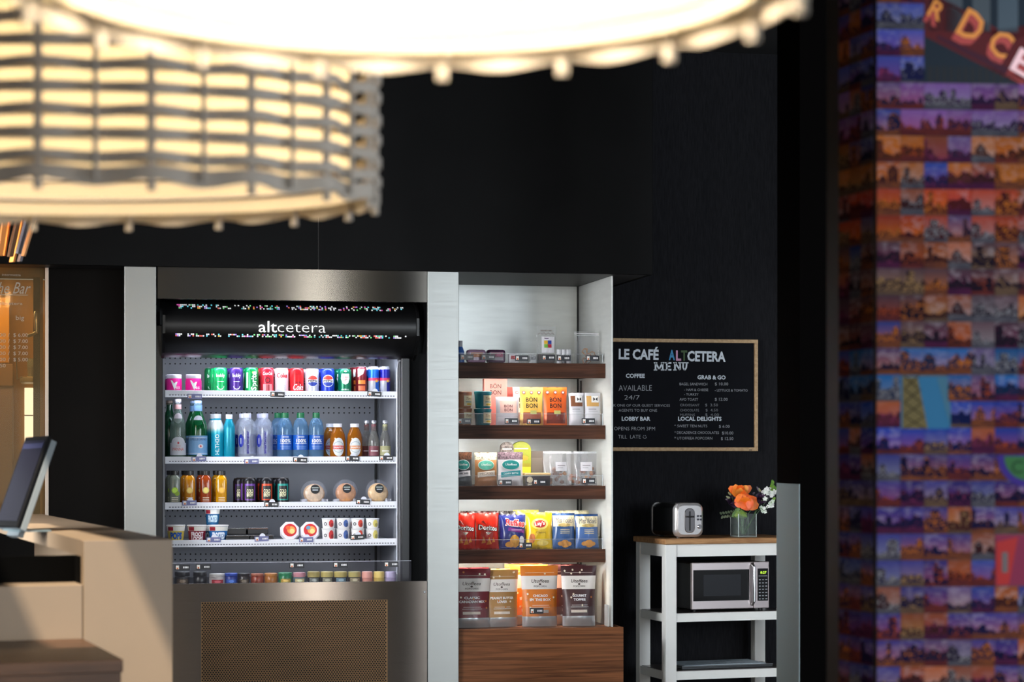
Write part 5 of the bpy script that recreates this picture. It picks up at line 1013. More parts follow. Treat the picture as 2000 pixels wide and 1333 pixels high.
b = B()
bt(b, 'LE CAF\u00c9', 1209, 1287, 701, 20, CW, 0.035, -0.012); bt(b, 'A', 1307, 1319, 703, 20, M((70, 150, 200), 0.7), 0.035); bt(b, 'L', 1321, 1331, 704, 20, M((222, 160, 196), 0.7), 0.035); bt(b, 'T', 1331, 1343, 704, 20, M((70, 96, 58), 0.7), 0.035); bt(b, 'CETERA', 1343, 1418, 705, 20, CW, 0.035, -0.012)
part('heading_letters', b, bd); b = B()
# slab serif MENU, stroke by stroke
def stroke(pts, wd): 
    for (ax, ay), (bx, by) in zip(pts[:-1], pts[1:]):
        A_, B_ = Vector(UZ(ax, ay, VM)), Vector(UZ(bx, by, VM)); d = (B_-A_).normalized(); n_ = Vector((-d.y, d.x))*wd/2/377
        b.face([fm(*(A_+n_)), fm(*(B_+n_)), fm(*(B_-n_)), fm(*(A_-n_))], CW)
for L_ in ([(1281, 709), (1281, 723)], [(1295, 709), (1295, 723)], [(1281, 709), (1288, 721), (1295, 709)], [(1303, 709), (1303, 723)], [(1303, 709.5), (1312, 709.5)], [(1303, 716), (1310, 716)], [(1303, 722.5), (1312, 722.5)], [(1319, 709), (1319, 723)], [(1319, 709), (1329, 723)], [(1329, 709), (1329, 723)], [(1335, 709), (1335, 719), (1338, 723), (1341, 719), (1342, 709)]): stroke(L_, 3.2)
for sx, sy in ((1281, 723), (1295, 723), (1281, 709), (1295, 709), (1303, 723), (1303, 709), (1319, 723), (1319, 709), (1329, 709), (1335, 709), (1342, 709)): stroke([(sx-3.4, sy), (sx+3.4, sy)], 2.0)
part('heading_letters', b, bd)
for s, a, c, y, hh in (('COFFEE', 1223, 1260, 738, 8), ('GRAB & GO', 1363, 1418, 741, 8), ('LOBBY BAR', 1215, 1271, 822, 8), ('LOCAL DELIGHTS', 1325, 1410, 822, 8)): b = B(); bt(b, s, a, c, y, hh, CW, 0.03); part('heading_letters', b, bd)
b = B()
bt(b, 'AVAILABLE', 1209, 1274, 764, 12, CH, -0.012, 0.01); part('chalk_writing', b, bd); b = B(); bt(b, '24/7', 1220, 1250, 781, 9.5, CH, -0.008); part('chalk_writing', b, bd)
for s, a, c, y, hh in (('ASK ONE OF OUR GUEST SERVICES', 1190, 1309, 794.5, 5.2), ('AGENTS TO BUY ONE', 1209, 1284, 804.5, 5.5), ('OPENS FROM 3PM', 1200, 1280, 841, 7.5), ('TILL  LATE', 1208, 1252, 857, 7.5)): b = B(); bt(b, s, a, c, y, hh, CH, -0.008); part('chalk_writing', b, bd)
b = B(); u, z = UZ(1260, 853, VM); b.arc(fm, u, z, 0.009, 0.0022, PI*1.05, PI*1.95, CH, 8); b.ell(fm, u-0.005, z+0.004, 0.0016, 0.003, CH, 6); b.ell(fm, u+0.004, z+0.004, 0.0016, 0.003, CH, 6); part('chalk_smiley', b, bd)
for s, a, c, y, hh in (('BAGEL SANDWICH', 1328, 1382, 753, 5.5), ('$ 10.00', 1397, 1423, 753, 6), ('- HAM & CHEESE', 1337, 1384, 764, 5), ('- LETTUCE & TOMATO', 1397, 1461, 765, 5), ('- TURKEY', 1337, 1365, 773, 5), ('AVO TOAST', 1328, 1364, 783, 5.5), ('$ 12.00', 1397, 1422, 783, 6), ('CROISSANT', 1329, 1367, 794, 5), ('$  3.50', 1378, 1403, 794, 5.5), ('CHOCOLATE', 1329, 1366, 804, 5), ('$  4.50', 1379, 1403, 804, 5.5), ('MUFFINS', 1329, 1358, 813, 5), ('$  4.00', 1378, 1405, 813, 5.5),
          ('* SWEET TEN NUTS', 1318, 1382, 835, 5.5), ('$ 6.00', 1405, 1426, 836, 6), ('* DECADENCE CHOCOLATES', 1318, 1405, 848, 5.5), ('$10.00', 1411, 1433, 849, 6), ('* UTOFFEEA POPCORN', 1318, 1392, 859, 5.5), ('$ 12.50', 1409, 1433, 860, 6)): b = B(); bt(b, s, a, c, y, hh, CHD if y > 785 and y < 815 else CH, -0.004); part('chalk_writing', b, bd)
# ------------------------------------------------------------------ kitchen cart
CR = math.radians(18.4)-TH
DCART = 10.70
cc0 = PXD(1300, 1060, DCART); ztop = CZ-(1053.5-HOR)*DCART/FPX
cart = thing('kitchen_cart', 'white wooden kitchen cart with oak top', 'cart', (cc0.x, cc0.y, 0), CR)
LW_, LD_ = 0.70, 0.40; WP = M((240, 240, 236), 0.4, noise=0.03, nscale=6); OAK = WOOD((150, 104, 66), (190, 144, 98), 0.45, (3, 22, 22), 2.6)
def off(dx, dy, dz): return cart.matrix_basis @ Vector((dx, dy, dz))
b = B(); b.box(-0.008, LW_+0.03, -0.012, LD_+0.02, ztop-0.028, ztop, OAK); part('tabletop', b, cart, bevel=0.005)
for lx in (0.0, LW_-0.052):
    for ly in (0.0, LD_-0.052): b = B(); b.box(lx, lx+0.06, ly, ly+0.052, 0, ztop-0.028, WP); part('leg', b, cart, bevel=0.003)
za_ = ztop-0.028; ap = 0.062
b = B(); b.box(0.06, LW_-0.052, 0.006, 0.026, za_-ap, za_, WP); part('apron', b, cart); b = B(); b.box(0.006, 0.026, 0.052, LD_-0.052, za_-ap, za_, WP); part('apron', b, cart); b = B(); b.box(LW_-0.02, LW_-0.003, 0.052, LD_-0.052, za_-ap, za_, WP); part('apron', b, cart)
ZM1 = CZ-(1199.5-HOR)*DCART/FPX; ZM2 = CZ-(1313-HOR)*DCART/FPX
for zz in (ZM1, ZM2):
    b = B(); b.box(0.012, LW_-0.012, 0.016, LD_-0.012, zz-0.012, zz, M((120, 112, 110), 0.3, 0.8)); sh = part('shelf', b, cart, label='stainless steel shelf')
    b = B(); b.box(0.06, LW_-0.052, 0.004, 0.018, zz-0.044, zz-0.002, WP); part('rail', b, sh); b = B(); b.box(0.004, 0.02, 0.052, LD_-0.052, zz-0.044, zz-0.002, WP); part('rail', b, sh); b = B(); b.box(LW_-0.02, LW_-0.004, 0.052, LD_-0.052, zz-0.044, zz-0.002, WP); part('rail', b, sh)
# local cart coordinate that shows at pixel px for a given local depth
def CLX(px, ly):
    lo, hi = -1.0, 2.0
    for _ in range(40):
        mid = (lo+hi)/2; p = off(mid, ly, 1)-Vector((CX, CY, 0)); 
        if 1000+FPX*p.dot(RT)/p.dot(FW) < px: lo = mid
        else: hi = mid
    return lo
# microwave
ym = 0.045; m0, m1 = CLX(1351, ym), CLX(1502, ym); dep = 0.30
p = off(m0, ym, 1)-Vector((CX, CY, 0)); Dm = p.dot(FW); zmt = CZ-(1100-HOR)*Dm/FPX
mw = thing('microwave', 'small stainless steel microwave on the middle cart shelf', 'microwave', off(m0, ym, ZM1), CR)
W_, H_ = m1-m0, zmt-ZM1; SS = M((206, 194, 194), 0.3, 0.85); GLS = M((12, 12, 14), 0.06, spec=0.7)
b = B(); b.box(0.0, W_, 0.02, dep, 0.012, H_-0.004, M((20, 20, 21), 0.4)); part('body', b, mw, bevel=0.004)
b = B(); b.box(0, W_*0.80, 0, 0.022, 0.012, H_, SS); dr = part('door', b, mw, bevel=0.004)
b = B(); b.box(W_*0.02, W_*0.74, -0.002, 0.002, H_*0.22, H_*0.85, GLS); part('door_glass', b, dr)
b = B(); b.box(W_*0.15, W_*0.63, -0.0026, -0.002, H_*0.32, H_*0.75, M((40, 42, 46), 0.15)); part('window_mesh', b, dr)
b = B(); b.tube([(W_*0.775, -0.006, H_*0.13), (W_*0.775, -0.028, H_*0.2), (W_*0.775, -0.03, H_*0.55), (W_*0.775, -0.028, H_*0.9), (W_*0.775, -0.006, H_*0.96)], 0.008, SILVER, 10); part('handle', b, dr, smooth=True)
b = B(); b.box(W_*0.802, W_, 0, 0.022, 0.012, H_, SS); cp_ = part('control_panel', b, mw, bevel=0.003)
b = B(); b.box(W_*0.85, W_*0.985, -0.0015, 0.001, H_*0.2, H_*0.86, GLS); part('keypad', b, cp_)
b = B(); b.text('8:27', flat(-0.0022), W_*0.925, H_*0.755, H_*0.05, M((190, 235, 60), 0.5, emit=1.2), w=W_*0.08, bold=0.02); part('clock_digits', b, cp_)
b = B()
for r_ in range(7):
    for c in range(3): b.rect(flat(-0.002), W_*(0.865+0.042*c), W_*(0.865+0.042*c)+W_*0.024, H_*(0.62-0.065*r_), H_*(0.62-0.065*r_)+H_*0.018, M((170, 172, 178), 0.6))
b.rect(flat(-0.002), W_*0.862, W_*0.975, H_*0.70, H_*0.715, M((150, 152, 158), 0.6)); part('key_print', b, cp_)
for fx in (0.03, W_-0.03):
    for fy in (0.04, dep-0.04): b = B(); b.lathe([(0.011, 0), (0.012, 0.012)], BLACK, 10, fx, fy); part('foot', b, mw)
# papers and tray on the low shelf
pa, pb = CLX(1326, 0.10), CLX(1503, 0.10)
t = thing('baking_tray', 'thin dark tray on the lowest visible cart shelf', 'tray', off(pa, 0.06, ZM2), CR)
b = B(); b.box(0, pb-pa, 0, 0.27, 0, 0.012, M((70, 72, 74), 0.35, 0.7)); part('tray', b, t, bevel=0.003); b = B(); b.box(0, pb-pa, 0, 0.006, 0.012, 0.018, M((90, 92, 94), 0.35, 0.7)); part('rim', b, t)
t = thing('newspaper', 'folded pale blue newspaper lying on the dark tray', 'newspaper', off(pa+0.02, 0.08, ZM2+0.0125), CR)
b = B(); b.box(0, pb-pa-0.05, 0, 0.22, 0, 0.007, M((176, 190, 200), 0.7, noise=0.1, nscale=12)); part('folded_sheets', b, t, bevel=0.002)
b = B(); rg_ = random.Random(4)
for k in range(16): x_ = rg_.uniform(0.02, pb-pa-0.14); y_ = rg_.uniform(0.01, 0.19); b.box(x_, x_+0.06, y_, y_+0.006, 0.0072, 0.0075, M((90, 100, 112), 0.7))
part('print_lines', b, t)
# toaster: long black body, polished end plate
yt = 0.07; t0, t1 = CLX(1316, yt), CLX(1374, yt); Wt = t1-t0
p = off(t0, yt, 1)-Vector((CX, CY, 0)); Dt = p.dot(FW); Ht = (1048.5-981)*Dt/FPX
ts = thing('toaster', 'polished chrome toaster with black sides on the cart top', 'toaster', off((t0+t1)/2, yt, ztop), CR+math.radians(3))
def rrect(w, h, r, n=5, z0=0.0):
    out = []
    for cx_, cz_, a0 in ((w/2-r, h-r, 0), (-w/2+r, h-r, PI/2), (-w/2+r, r, PI), (w/2-r, r, 1.5*PI)):
        for k in range(n+1): a_ = a0+PI/2*k/n; out.append((cx_+r*math.cos(a_), z0+cz_+r*math.sin(a_)))
    return out
def loft(b, secs, mat):
    n = len(secs[0][1]); vs = [(x_, y_, z_) for y_, s in secs for x_, z_ in s]
    b.add(vs, [tuple(range(n)), tuple(range((len(secs)-1)*n, len(secs)*n))[::-1]]+[(j*n+k, j*n+(k+1) % n, (j+1)*n+(k+1) % n, (j+1)*n+k) for j in range(len(secs)-1) for k in range(n)], mat)
CRM = M((236, 232, 232), 0.24, 0.75)
z1_ = 0.008; b = B(); loft(b, [(0.018, rrect(Wt*0.94, Ht*0.94, 0.03, 5, z1_)), (0.27, rrect(Wt*0.94, Ht*0.94, 0.03, 5, z1_))], M((14, 14, 15), 0.25)); part('body', b, ts, smooth=True)
b = B(); loft(b, [(-0.012, rrect(Wt*0.80, Ht*0.84, 0.03, 5, z1_+Ht*0.06)), (-0.006, rrect(Wt*0.94, Ht*0.96, 0.034, 5, z1_)), (0.004, rrect(Wt, Ht, 0.036, 5, z1_-0.004)), (0.018, rrect(Wt, Ht, 0.036, 5, z1_-0.004))], CRM); pl = part('front_plate', b, ts, smooth=True)
b = B(); loft(b, [(0.266, rrect(Wt*0.97, Ht*0.98, 0.034, 5, z1_-0.002)), (0.276, rrect(Wt*0.97, Ht*0.98, 0.034, 5, z1_-0.002))], CRM); part('rear_rim', b, ts, smooth=True)
b = B(); loft(b, [(-0.0135, rrect(Wt*0.32, Ht*0.68, 0.02, 5, Ht*0.17)), (-0.0115, rrect(Wt*0.36, Ht*0.72, 0.024, 5, Ht*0.15))], M((170, 166, 168), 0.18, 1.0)); part('lever_recess', b, pl, smooth=True)
b = B(); b.box(-Wt*0.03, Wt*0.03, -0.0145, -0.012, Ht*0.22, Ht*0.78, BLACK); part('lever_slot', b, pl, bevel=0.0008)
b = B(); b.box(-Wt*0.13, Wt*0.13, -0.028, -0.014, Ht*0.60, Ht*0.645, M((40, 38, 38), 0.25)); part('lever', b, pl, bevel=0.002)
for i in range(4):
    b = B(); b.lathe([(0.0055, 0), (0.0055, 0.003)], M((40, 40, 52), 0.4), 12); o = part('button', b, pl, loc=(Wt*(0.28+0.1*(i % 2)), -0.0120, Ht*(0.64-0.10*(i//2)))); o.rotation_euler = (PI/2, 0, 0)
b = B(); b.lathe([(0.011, 0), (0.011, 0.008), (0.009, 0.010)], M((205, 202, 204), 0.15, 1.0), 16); o = part('dial', b, pl, loc=(Wt*0.33, -0.010, Ht*0.33), smooth=True); o.rotation_euler = (PI/2, 0, 0)
for fx in (-0.04, 0.04):
    for fy in (0.04, 0.23): b = B(); b.lathe([(0.01, 0), (0.01, 0.012)], BLACK, 8, fx, fy); part('foot', b, ts)
b = B(); b.box(-Wt*0.3, Wt*0.3, 0.05, 0.25, Ht*0.94+z1_-0.001, Ht*0.94+z1_+0.006, M((150, 148, 148), 0.25, 1.0)); part('slot_frame', b, ts, bevel=0.002)
# vase and flowers
yv = 0.10; xv0, xv1 = CLX(1441, yv), CLX(1481, yv); rv = (xv1-xv0)/2; Pv = off((xv0+xv1)/2, yv+rv, ztop)
p = Pv-Vector((CX, CY, 0)); Dv = p.dot(FW); kv = Dv/FPX; Hv = (1048-1003)*kv
va_ = thing('glass_vase', 'square clear glass vase holding the bouquet on the cart', 'vase', Pv, CR)
b = B(); b.lathe([(rv, 0), (rv, Hv), (rv*0.93, Hv), (rv*0.93, 0.012)], CLEAR((200, 215, 210), 0.06, 0.03, 0.95), 24, sq=5); part('glass', b, va_, smooth=True)
b = B(); b.lathe([(rv*0.9, 0.012), (rv*0.9, Hv*0.55)], CLEAR((120, 150, 130), 0.06, 0.05, 0.88), 24, sq=5); part('water', b, va_, smooth=True)
b = B()
for q in range(4): a_ = PI/4+q*PI/2; b.tube([(rv*1.22*math.cos(a_), rv*1.22*math.sin(a_), 0), (rv*1.22*math.cos(a_), rv*1.22*math.sin(a_), Hv)], 0.0022, CLEAR((225, 235, 232), 0.6, 0.1), 6)
b.lathe([(rv*1.0, 0), (rv*1.0, 0.006)], CLEAR((215, 225, 222), 0.5, 0.1), 24, sq=5); part('thick_glass_edges', b, va_, smooth=True)
def vp_(px, py, dy=0.0): q = CAM((px-1000)*(Dv+dy)/FPX, Dv+dy, CZ+(HOR-py)*(Dv+dy)/FPX); return q
def petal(b, base, tip, width, mat, cup=0.25, n=5):
    base, tip = Vector(base), Vector(tip); ax = tip-base; L_ = ax.length; sd = ax.cross(-FW)
    sd = sd.normalized() if sd.length > 1e-5 else RT.copy(); nm = sd.cross(ax).normalized()
    def fn(a, c): wv = width*math.sin(PI*min(0.97, 0.12+0.8*c))**0.7; return base+ax*c+sd*(a*wv)+nm*(cup*L_*(a*a*0.5+math.sin(c*PI)*0.35)*1.0+0.04*L_*math.sin(9*c+5*a))
    b.sheet(fn, -0.5, 0.5, 0, 1, 4, n, mat)
def flower(name, label, px, py, tips, cols, width, dy=0.0, centre=None, cat='flower'):
    c = vp_(px, py, dy); t = thing(name, label, cat, (Pv.x, Pv.y, ztop+0.014), 0, 'flowers in the vase'); inv = t.matrix_basis.inverted(); t_ = Vector((Pv.x, Pv.y, ztop+0.014))
    for i, (tx, ty, td) in enumerate(tips):
        b = B(); petal(b, c-t_, vp_(tx, ty, td)-t_, width*kv, M(cols[i % len(cols)], 0.5, noise=0.15, nscale=40)); part('petal', b, t, smooth=True)
    b = B(); mid = (c-t_); b.tube([(0.006*math.sin(px), 0.006*math.cos(px), 0), (mid.x*0.3, mid.y*0.3, Hv*0.9), tuple(mid)], 0.0022, M((60, 100, 50), 0.5), 6); part('stem', b, t, smooth=True)
    if centre: b = B(); b.lathe([(0.002, -0.008), (0.010, -0.002), (0.008, 0.006), (0.002, 0.010)], M(centre, 0.6), 10); part('flower_centre', b, t, smooth=True, loc=mid)
    return t
OR = [(236, 110, 20), (244, 132, 34), (224, 92, 14), (248, 150, 60)]
flower('orange_flower', 'frilly orange bloom at the top of the bouquet', 1444, 966, [(1424, 952, 0), (1434, 948, -0.02), (1447, 948, -0.03), (1460, 950, -0.02), (1467, 951, 0), (1430, 960, -0.04), (1456, 960, -0.04), (1444, 954, -0.045)], OR, 17)
flower('orange_flower', 'large folded orange bloom in front of the bouquet', 1455, 983, [(1434, 980, -0.02), (1440, 968, -0.03), (1462, 966, -0.03), (1478, 976, -0.02), (1481, 990, -0.03), (1466, 995, -0.05), (1446, 992, -0.05), (1458, 972, -0.06), (1472, 984, -0.06)], [(232, 96, 14), (240, 118, 26), (220, 84, 12)], 22, -0.04)
PU = [(46, 26, 52), (34, 18, 40), (60, 34, 60)]
flower('purple_flower', 'dark purple bloom at the left of the bouquet', 1430, 980, [(1420, 972, 0), (1424, 986, -0.01), (1432, 968, 0), (1438, 992, -0.02), (1422, 978, -0.02), (1434, 984, -0.03)], PU, 14, 0.02)
flower('purple_flower', 'dark purple bloom at the right of the bouquet', 1486, 974, [(1476, 968, 0), (1482, 962, 0), (1494, 966, -0.01), (1502, 974, 0), (1496, 982, -0.01), (1484, 984, -0.02), (1488, 971, -0.03)], PU, 13, 0.02)
def spray(label, pts, cols, nper, size, seed):
    t = thing('white_flower', label, 'flower', (Pv.x, Pv.y, ztop+0.014), 0, 'flowers in the vase'); t_ = Vector(t.location); rg_ = random.Random(seed)
    P3 = [vp_(*q)-t_ for q in pts]; b = B(); b.tube([(0.01, 0.006, 0)]+[tuple(q) for q in P3], 0.002, M((70, 110, 56), 0.5), 6); part('stem', b, t, smooth=True)
    for i, q in enumerate(P3[1:]):
        for k in range(nper):
            c = q+Vector((rg_.uniform(-1, 1), rg_.uniform(-1, 1), rg_.uniform(-1, 1)))*size*1.6; b = B()
            for a_ in range(5):
                an = a_*1.256+rg_.random(); tip = c+RT*(size*math.cos(an))+Vector((0, 0, size*math.sin(an)))-FW*size*0.4; petal(b, c, tip, size*0.9, M(cols[(i+k) % len(cols)], 0.5), 0.3, 3)
            part('blossom', b, t, smooth=True)
spray('tall white blossom spray at the right of the bouquet', [(1482, 985), (1498, 967, -0.01), (1503, 960, -0.01), (1508, 968, 0), (1512, 958, 0)], [(240, 238, 234), (228, 232, 222)], 4, 0.013, 1)
spray('low white blossom cluster beside the vase rim', [(1478, 998), (1486, 993, -0.02), (1492, 998, -0.02), (1500, 990, -0.01), (1506, 984, 0)], [(226, 232, 222), (206, 220, 200), (240, 240, 236)], 3, 0.011, 2)
def foliage(label, base, leaves, cols, wd):
    t = thing('leafy_sprig', label, 'leaves', (Pv.x, Pv.y, ztop+0.014), 0, 'leafy sprigs in the vase'); t_ = Vector(t.location); c = vp_(*base)-t_
    b = B(); b.tube([(-0.008, 0, 0), tuple(c)], 0.0018, M((60, 92, 46), 0.5), 5); part('stem', b, t, smooth=True)
    for i, (ax, ay, bx, by, dd) in enumerate(leaves):
        b = B(); petal(b, vp_(ax, ay, dd)-t_, vp_(bx, by, dd-0.01)-t_, wd*kv, M(cols[i % len(cols)], 0.5), 0.15, 4); part('leaf', b, t, smooth=True)
rg_ = random.Random(11); GR = [(92, 124, 34), (70, 104, 36), (120, 146, 48)]
foliage('yellow green leaves spilling over the vase rim', (1446, 1000), [(1444+rg_.uniform(-10, 12), 1000+rg_.uniform(-4, 8), 1444+rg_.uniform(-16, 16), 1002+rg_.uniform(-8, 12), rg_.uniform(-0.06, 0)) for _ in range(26)], GR, 7)
foliage('thin grey green sprig reaching left of the vase', (1436, 1002), [(1436-i*2.6, 1003+0.4*i+(1.5 if i % 2 else -1.5), 1432-i*2.6, 1003+0.4*i+(7 if i % 2 else -6), -0.02) for i in range(11)], [(96, 110, 84), (120, 130, 100)], 4.5)
foliage('green buds above the white blossom', (1510, 962), [(1510+rg_.uniform(-5, 5), 962-i*2.3, 1512+rg_.uniform(-6, 6), 954-i*2.3, 0) for i in range(8)]+[(1508, 980, 1514, 972, 0), (1506, 984, 1513, 978, 0), (1504, 988, 1510, 980, 0)], [(110, 150, 50), (84, 130, 44)], 6)
foliage('small dark stems with pale buds at the left of the bouquet', (1430, 972), [(1426, 974, 1418, 970, 0), (1425, 976, 1417, 976, 0), (1428, 968, 1422, 962, 0), (1484, 962, 1478, 951, 0.01), (1486, 964, 1482, 954, 0.01), (1470, 966, 1474, 962, 0.02)], [(150, 150, 110), (100, 88, 100)], 4)
# ------------------------------------------------------------------ service counter
BG = M((146, 127, 106), 0.4, spec=0.4, noise=0.04, nscale=3); WD = WOOD((58, 40, 30), (96, 68, 50), 0.4, (2, 14, 14), 2.0)
ctr = thing('service_counter', 'beige stone service counter with overhanging top and end panel', 'counter', (cn.x, cn.y, 0), math.atan2(E2.y, E2.x))
pw_ = 0.0
for k in range(1, 2000):
    p = cn+E2*(k*0.0005)-Vector((CX, CY, 0))
    if 1000+FPX*p.dot(RT)/p.dot(FW) > 337: pw_ = k*0.0005; break
zct = CZ-(1056.5-HOR)*6.5/FPX; ths = 0.05; LEN = 2.9
b = B(); b.box(0, pw_, 0.05, LEN, zct-ths, zct, BG); part('countertop', b, ctr)
b = B(); b.box(0, pw_, 0.0, 0.05, 0, zct, BG); part('end_panel', b, ctr, bevel=0.002)
b = B(); b.box(pw_-0.03, pw_-0.004, 0.05, LEN, 0, zct-ths, BG); part('side_panel', b, ctr)
zr1 = CZ-(1143-HOR)*6.48/FPX; zwd = CZ-(1250-HOR)*6.46/FPX
dk = thing('lower_desk', 'lower beige desk section with a dark wooden ledge left of the counter', 'desk', (cn.x, cn.y, 0), math.atan2(E2.y, E2.x))
b = B(); b.box(-1.2, -0.002, 0.0, 0.03, 0, zr1, BG); b.box(-1.2, -0.002, 0.03, 0.14, zr1-0.03, zr1, BG); part('riser', b, dk, bevel=0.003)
b = B(); b.box(-1.2, -0.002, -0.70, -0.002, zwd-0.035, zwd, WD); part('ledge_top', b, dk, bevel=0.002)
b = B(); b.box(-1.2, -0.006, -0.69, -0.02, 0, zwd-0.035, WD); part('ledge_front', b, dk)
b = B(); b.box(-1.2, pw_-0.035, 0.145, 0.16, 0, zct-ths-0.001, M((4, 4, 4), 0.9, spec=0.05)); b.box(-0.004, pw_-0.035, 0.052, 0.145, 0, zct-ths-0.001, M((4, 4, 4), 0.9, spec=0.05)); part('gap_shade', b, dk)  # black panels stand for the shade in the open gap under the countertop
# till tablet on a wedge stand, turned towards the staff side
GRT = M((150, 160, 166), 0.4, 0.3)
Bp = PXD(32, 1030, 7.15); Tp = PXD(94, 851, 7.32); wv = -RT*0.12+FW*0.20+Vector((0, 0, -0.004)); wv = wv.normalized()*0.24
upv = (Tp-Bp); Lh = upv.length; nrm = upv.cross(wv).normalized()
if nrm.dot(FW) > 0: nrm = -nrm
tb = thing('till_tablet', 'dark till tablet on a grey wedge stand on the counter', 'tablet', (Bp.x, Bp.y, zct))
o_ = Vector((Bp.x, Bp.y, zct))
def slab(b, p, a, c, d, mat):
    q = [p, p+a, p+a+c, p+c]; b.add([x-o_ for x in q]+[x+d-o_ for x in q], [(0, 1, 2, 3), (7, 6, 5, 4), (0, 4, 5, 1), (1, 5, 6, 2), (2, 6, 7, 3), (3, 7, 4, 0)], mat)
b = B(); slab(b, Bp, wv, upv, -nrm*0.014, M((12, 12, 14), 0.3)); part('bezel', b, tb, bevel=0.003)
ue_, we_ = upv/Lh, wv/wv.length
b = B(); slab(b, Bp+ue_*0.022+we_*0.014+nrm*0.0012, wv-we_*0.028, upv-ue_*0.040, -nrm*0.001, M((26, 26, 36), 0.15, emit=0.03)); part('screen', b, tb)
b = B(); slab(b, Bp+ue_*(Lh-0.05)+we_*0.014+nrm*0.0018, wv-we_*0.028, ue_*0.020, -nrm*0.0005, M((40, 42, 64), 0.2, emit=0.06)); part('screen_bar', b, tb)
b = B(); slab(b, Bp-nrm*0.016+ue_*0.0+we_*0.002, wv-we_*0.004, upv*0.98, -nrm*0.022, GRT); part('stand_back', b, tb, bevel=0.002)
ft = Bp-nrm*0.02; ft.z = zct
b = B(); pz = [ft+we_*0.02, ft+we_*0.20, ft+we_*0.20-nrm*0.12, ft+we_*0.02-nrm*0.12]; q = [Vector((x.x, x.y, zct+0.0005)) for x in pz]
b.add([x-o_ for x in q]+[x+Vector((0, 0, 0.005))-o_ for x in q], [(0, 3, 2, 1), (4, 5, 6, 7), (0, 1, 5, 4), (1, 2, 6, 5), (2, 3, 7, 6), (3, 0, 4, 7)], M((120, 140, 146), 0.35)); part('foot_plate', b, tb)
b = B(); slab(b, Bp+we_*0.05-nrm*0.03-ue_*0.02, we_*0.12, ue_*0.06, -nrm*0.02, GRT)
part('hinge', b, tb)
# ------------------------------------------------------------------ coffee bar behind glass with a printed menu
VG = -0.10; gx1 = U(88, VG); gx0 = gx1-1.2; gzt = Z(517, VG, 60)
win = thing('glass_menu', 'glass coffee menu with white printed prices in a steel frame', 'menu')
b = B(); b.box(gx1, ug, VG-0.012, VG+0.03, 0, gzt, STEEL((190, 176, 164), 0.35)); part('frame_post', b, win, bevel=0.002)
b = B(); b.box(gx0, ug, VG-0.012, VG+0.03, gzt, ZS+0.0005, M((40, 30, 22), 0.5)); part('frame_head', b, win)
b = B(); b.box(gx0, gx1, VG+0.004, VG+0.010, Z(1036, VG, 40), gzt, CLEAR((230, 200, 150), 0.10, 0.04)); part('pane', b, win)
fg = flat(VG+0.003); GWm = M((196, 186, 170), 0.6); b = B()
def gt(s, px, py, hpx, w=None, al='l', **k): u_, z_ = UZ(px, py, VG); b.text(s, fg, u_, z_, hpx/(FPX/9.9), GWm, al=al, w=(w/(FPX/9.9) if w else None), **k)
gt('intermezza', 4, 539, 5, 36); gt('The Bar', 56, 574, 24, 76, 'r', skew=0.3); b.rect(fg, U(0, VG)-0.05, U(54, VG), Z(577, VG, 30), Z(575.8, VG, 30), GWm); gt('by altcetera', 44, 596, 6.5, 62, 'r'); gt('big', 31, 625, 9, 16)
for k, (l, s) in enumerate((('5.00 /', '$ 6.00'), ('6.00 /', '$ 7.00'), ('6.00 /', '$ 7.00'), ('6.00 /', '$ 7.00'), ('4.00 /', '$ 5.00'))): gt(s, 26, 658+k*12, 7.5, 28); gt(l, 19, 658+k*12, 7.5, 30, 'r')
gt('4.50', 11, 718, 7.5, 20, 'r'); part('menu_print', b, win)
# the bar niche behind the pane
VN = 0.62
b = B(); b.box(gx0, gx1, VG+0.004, 0.0, 0, Z(1036, VG, 40), M((12, 9, 7), 0.6, spec=0.1)); struct('wall_bar_low', b, 'dark low wall below the coffee bar glass')
b = B(); b.box(gx0-0.3, ug+0.3, VN, VN+0.05, 0, ZS, M((140, 94, 18), 0.5, noise=0.2, nscale=2)); struct('wall_bar', b, 'amber wall of the coffee bar behind the glass')
b = B(); b.box(ug+0.02, ug+0.04, 0.0, VN, 0, ZS, M((60, 42, 22), 0.5)); struct('wall_bar_side', b)
t = thing('bar_cabinet', 'pale brown bar cabinet behind the glass menu', 'cabinet', (0, 0, 0)); v_ = 0.45
b = B(); b.box(gx0, U(25, v_), v_, v_+0.1, 0, Z(716, v_), M((150, 116, 92), 0.3)); part('body', b, t, bevel=0.003); b = B(); b.box(gx0, U(25, v_)+0.003, v_-0.004, v_, Z(760, v_), Z(757, v_), M((90, 66, 50), 0.4)); part('door_gap', b, t)
t = thing('amber_panel', 'lighter amber wall panel at the left of the bar', 'panel'); b = B(); b.box(gx0, U(18, 0.5), 0.5, 0.52, Z(714, 0.5), Z(590, 0.5), M((196, 136, 30), 0.5)); part('panel', b, t, bevel=0.002)
t = thing('dark_bar_post', 'dark vertical post inside the coffee bar', 'post'); b = B(); b.box(U(65, 0.2), U(78, 0.2), 0.2, 0.25, 0, ZS-0.02, M((14, 11, 8), 0.5)); part('post', b, t, bevel=0.002); b = B(); b.box(U(78, 0.2), U(84, 0.2), 0.2, 0.26, 0, ZS-0.02, M((120, 92, 54), 0.4, 0.5)); part('brass_edge', b, t)
t = thing('lit_panel', 'bright white lit strip inside the coffee bar', 'light'); b = B(); b.box(U(48, VN), U(65, VN), VN-0.03, VN, Z(900, 0.6, 57), Z(758, 0.6, 57), M((255, 252, 244), 0.5, emit=1.6)); part('panel', b, t, bevel=0.002); b = B(); b.box(U(48, VN), U(65, VN), VN-0.033, VN-0.03, Z(815, VN), Z(813, VN), M((170, 168, 160), 0.5)); part('seam', b, t)
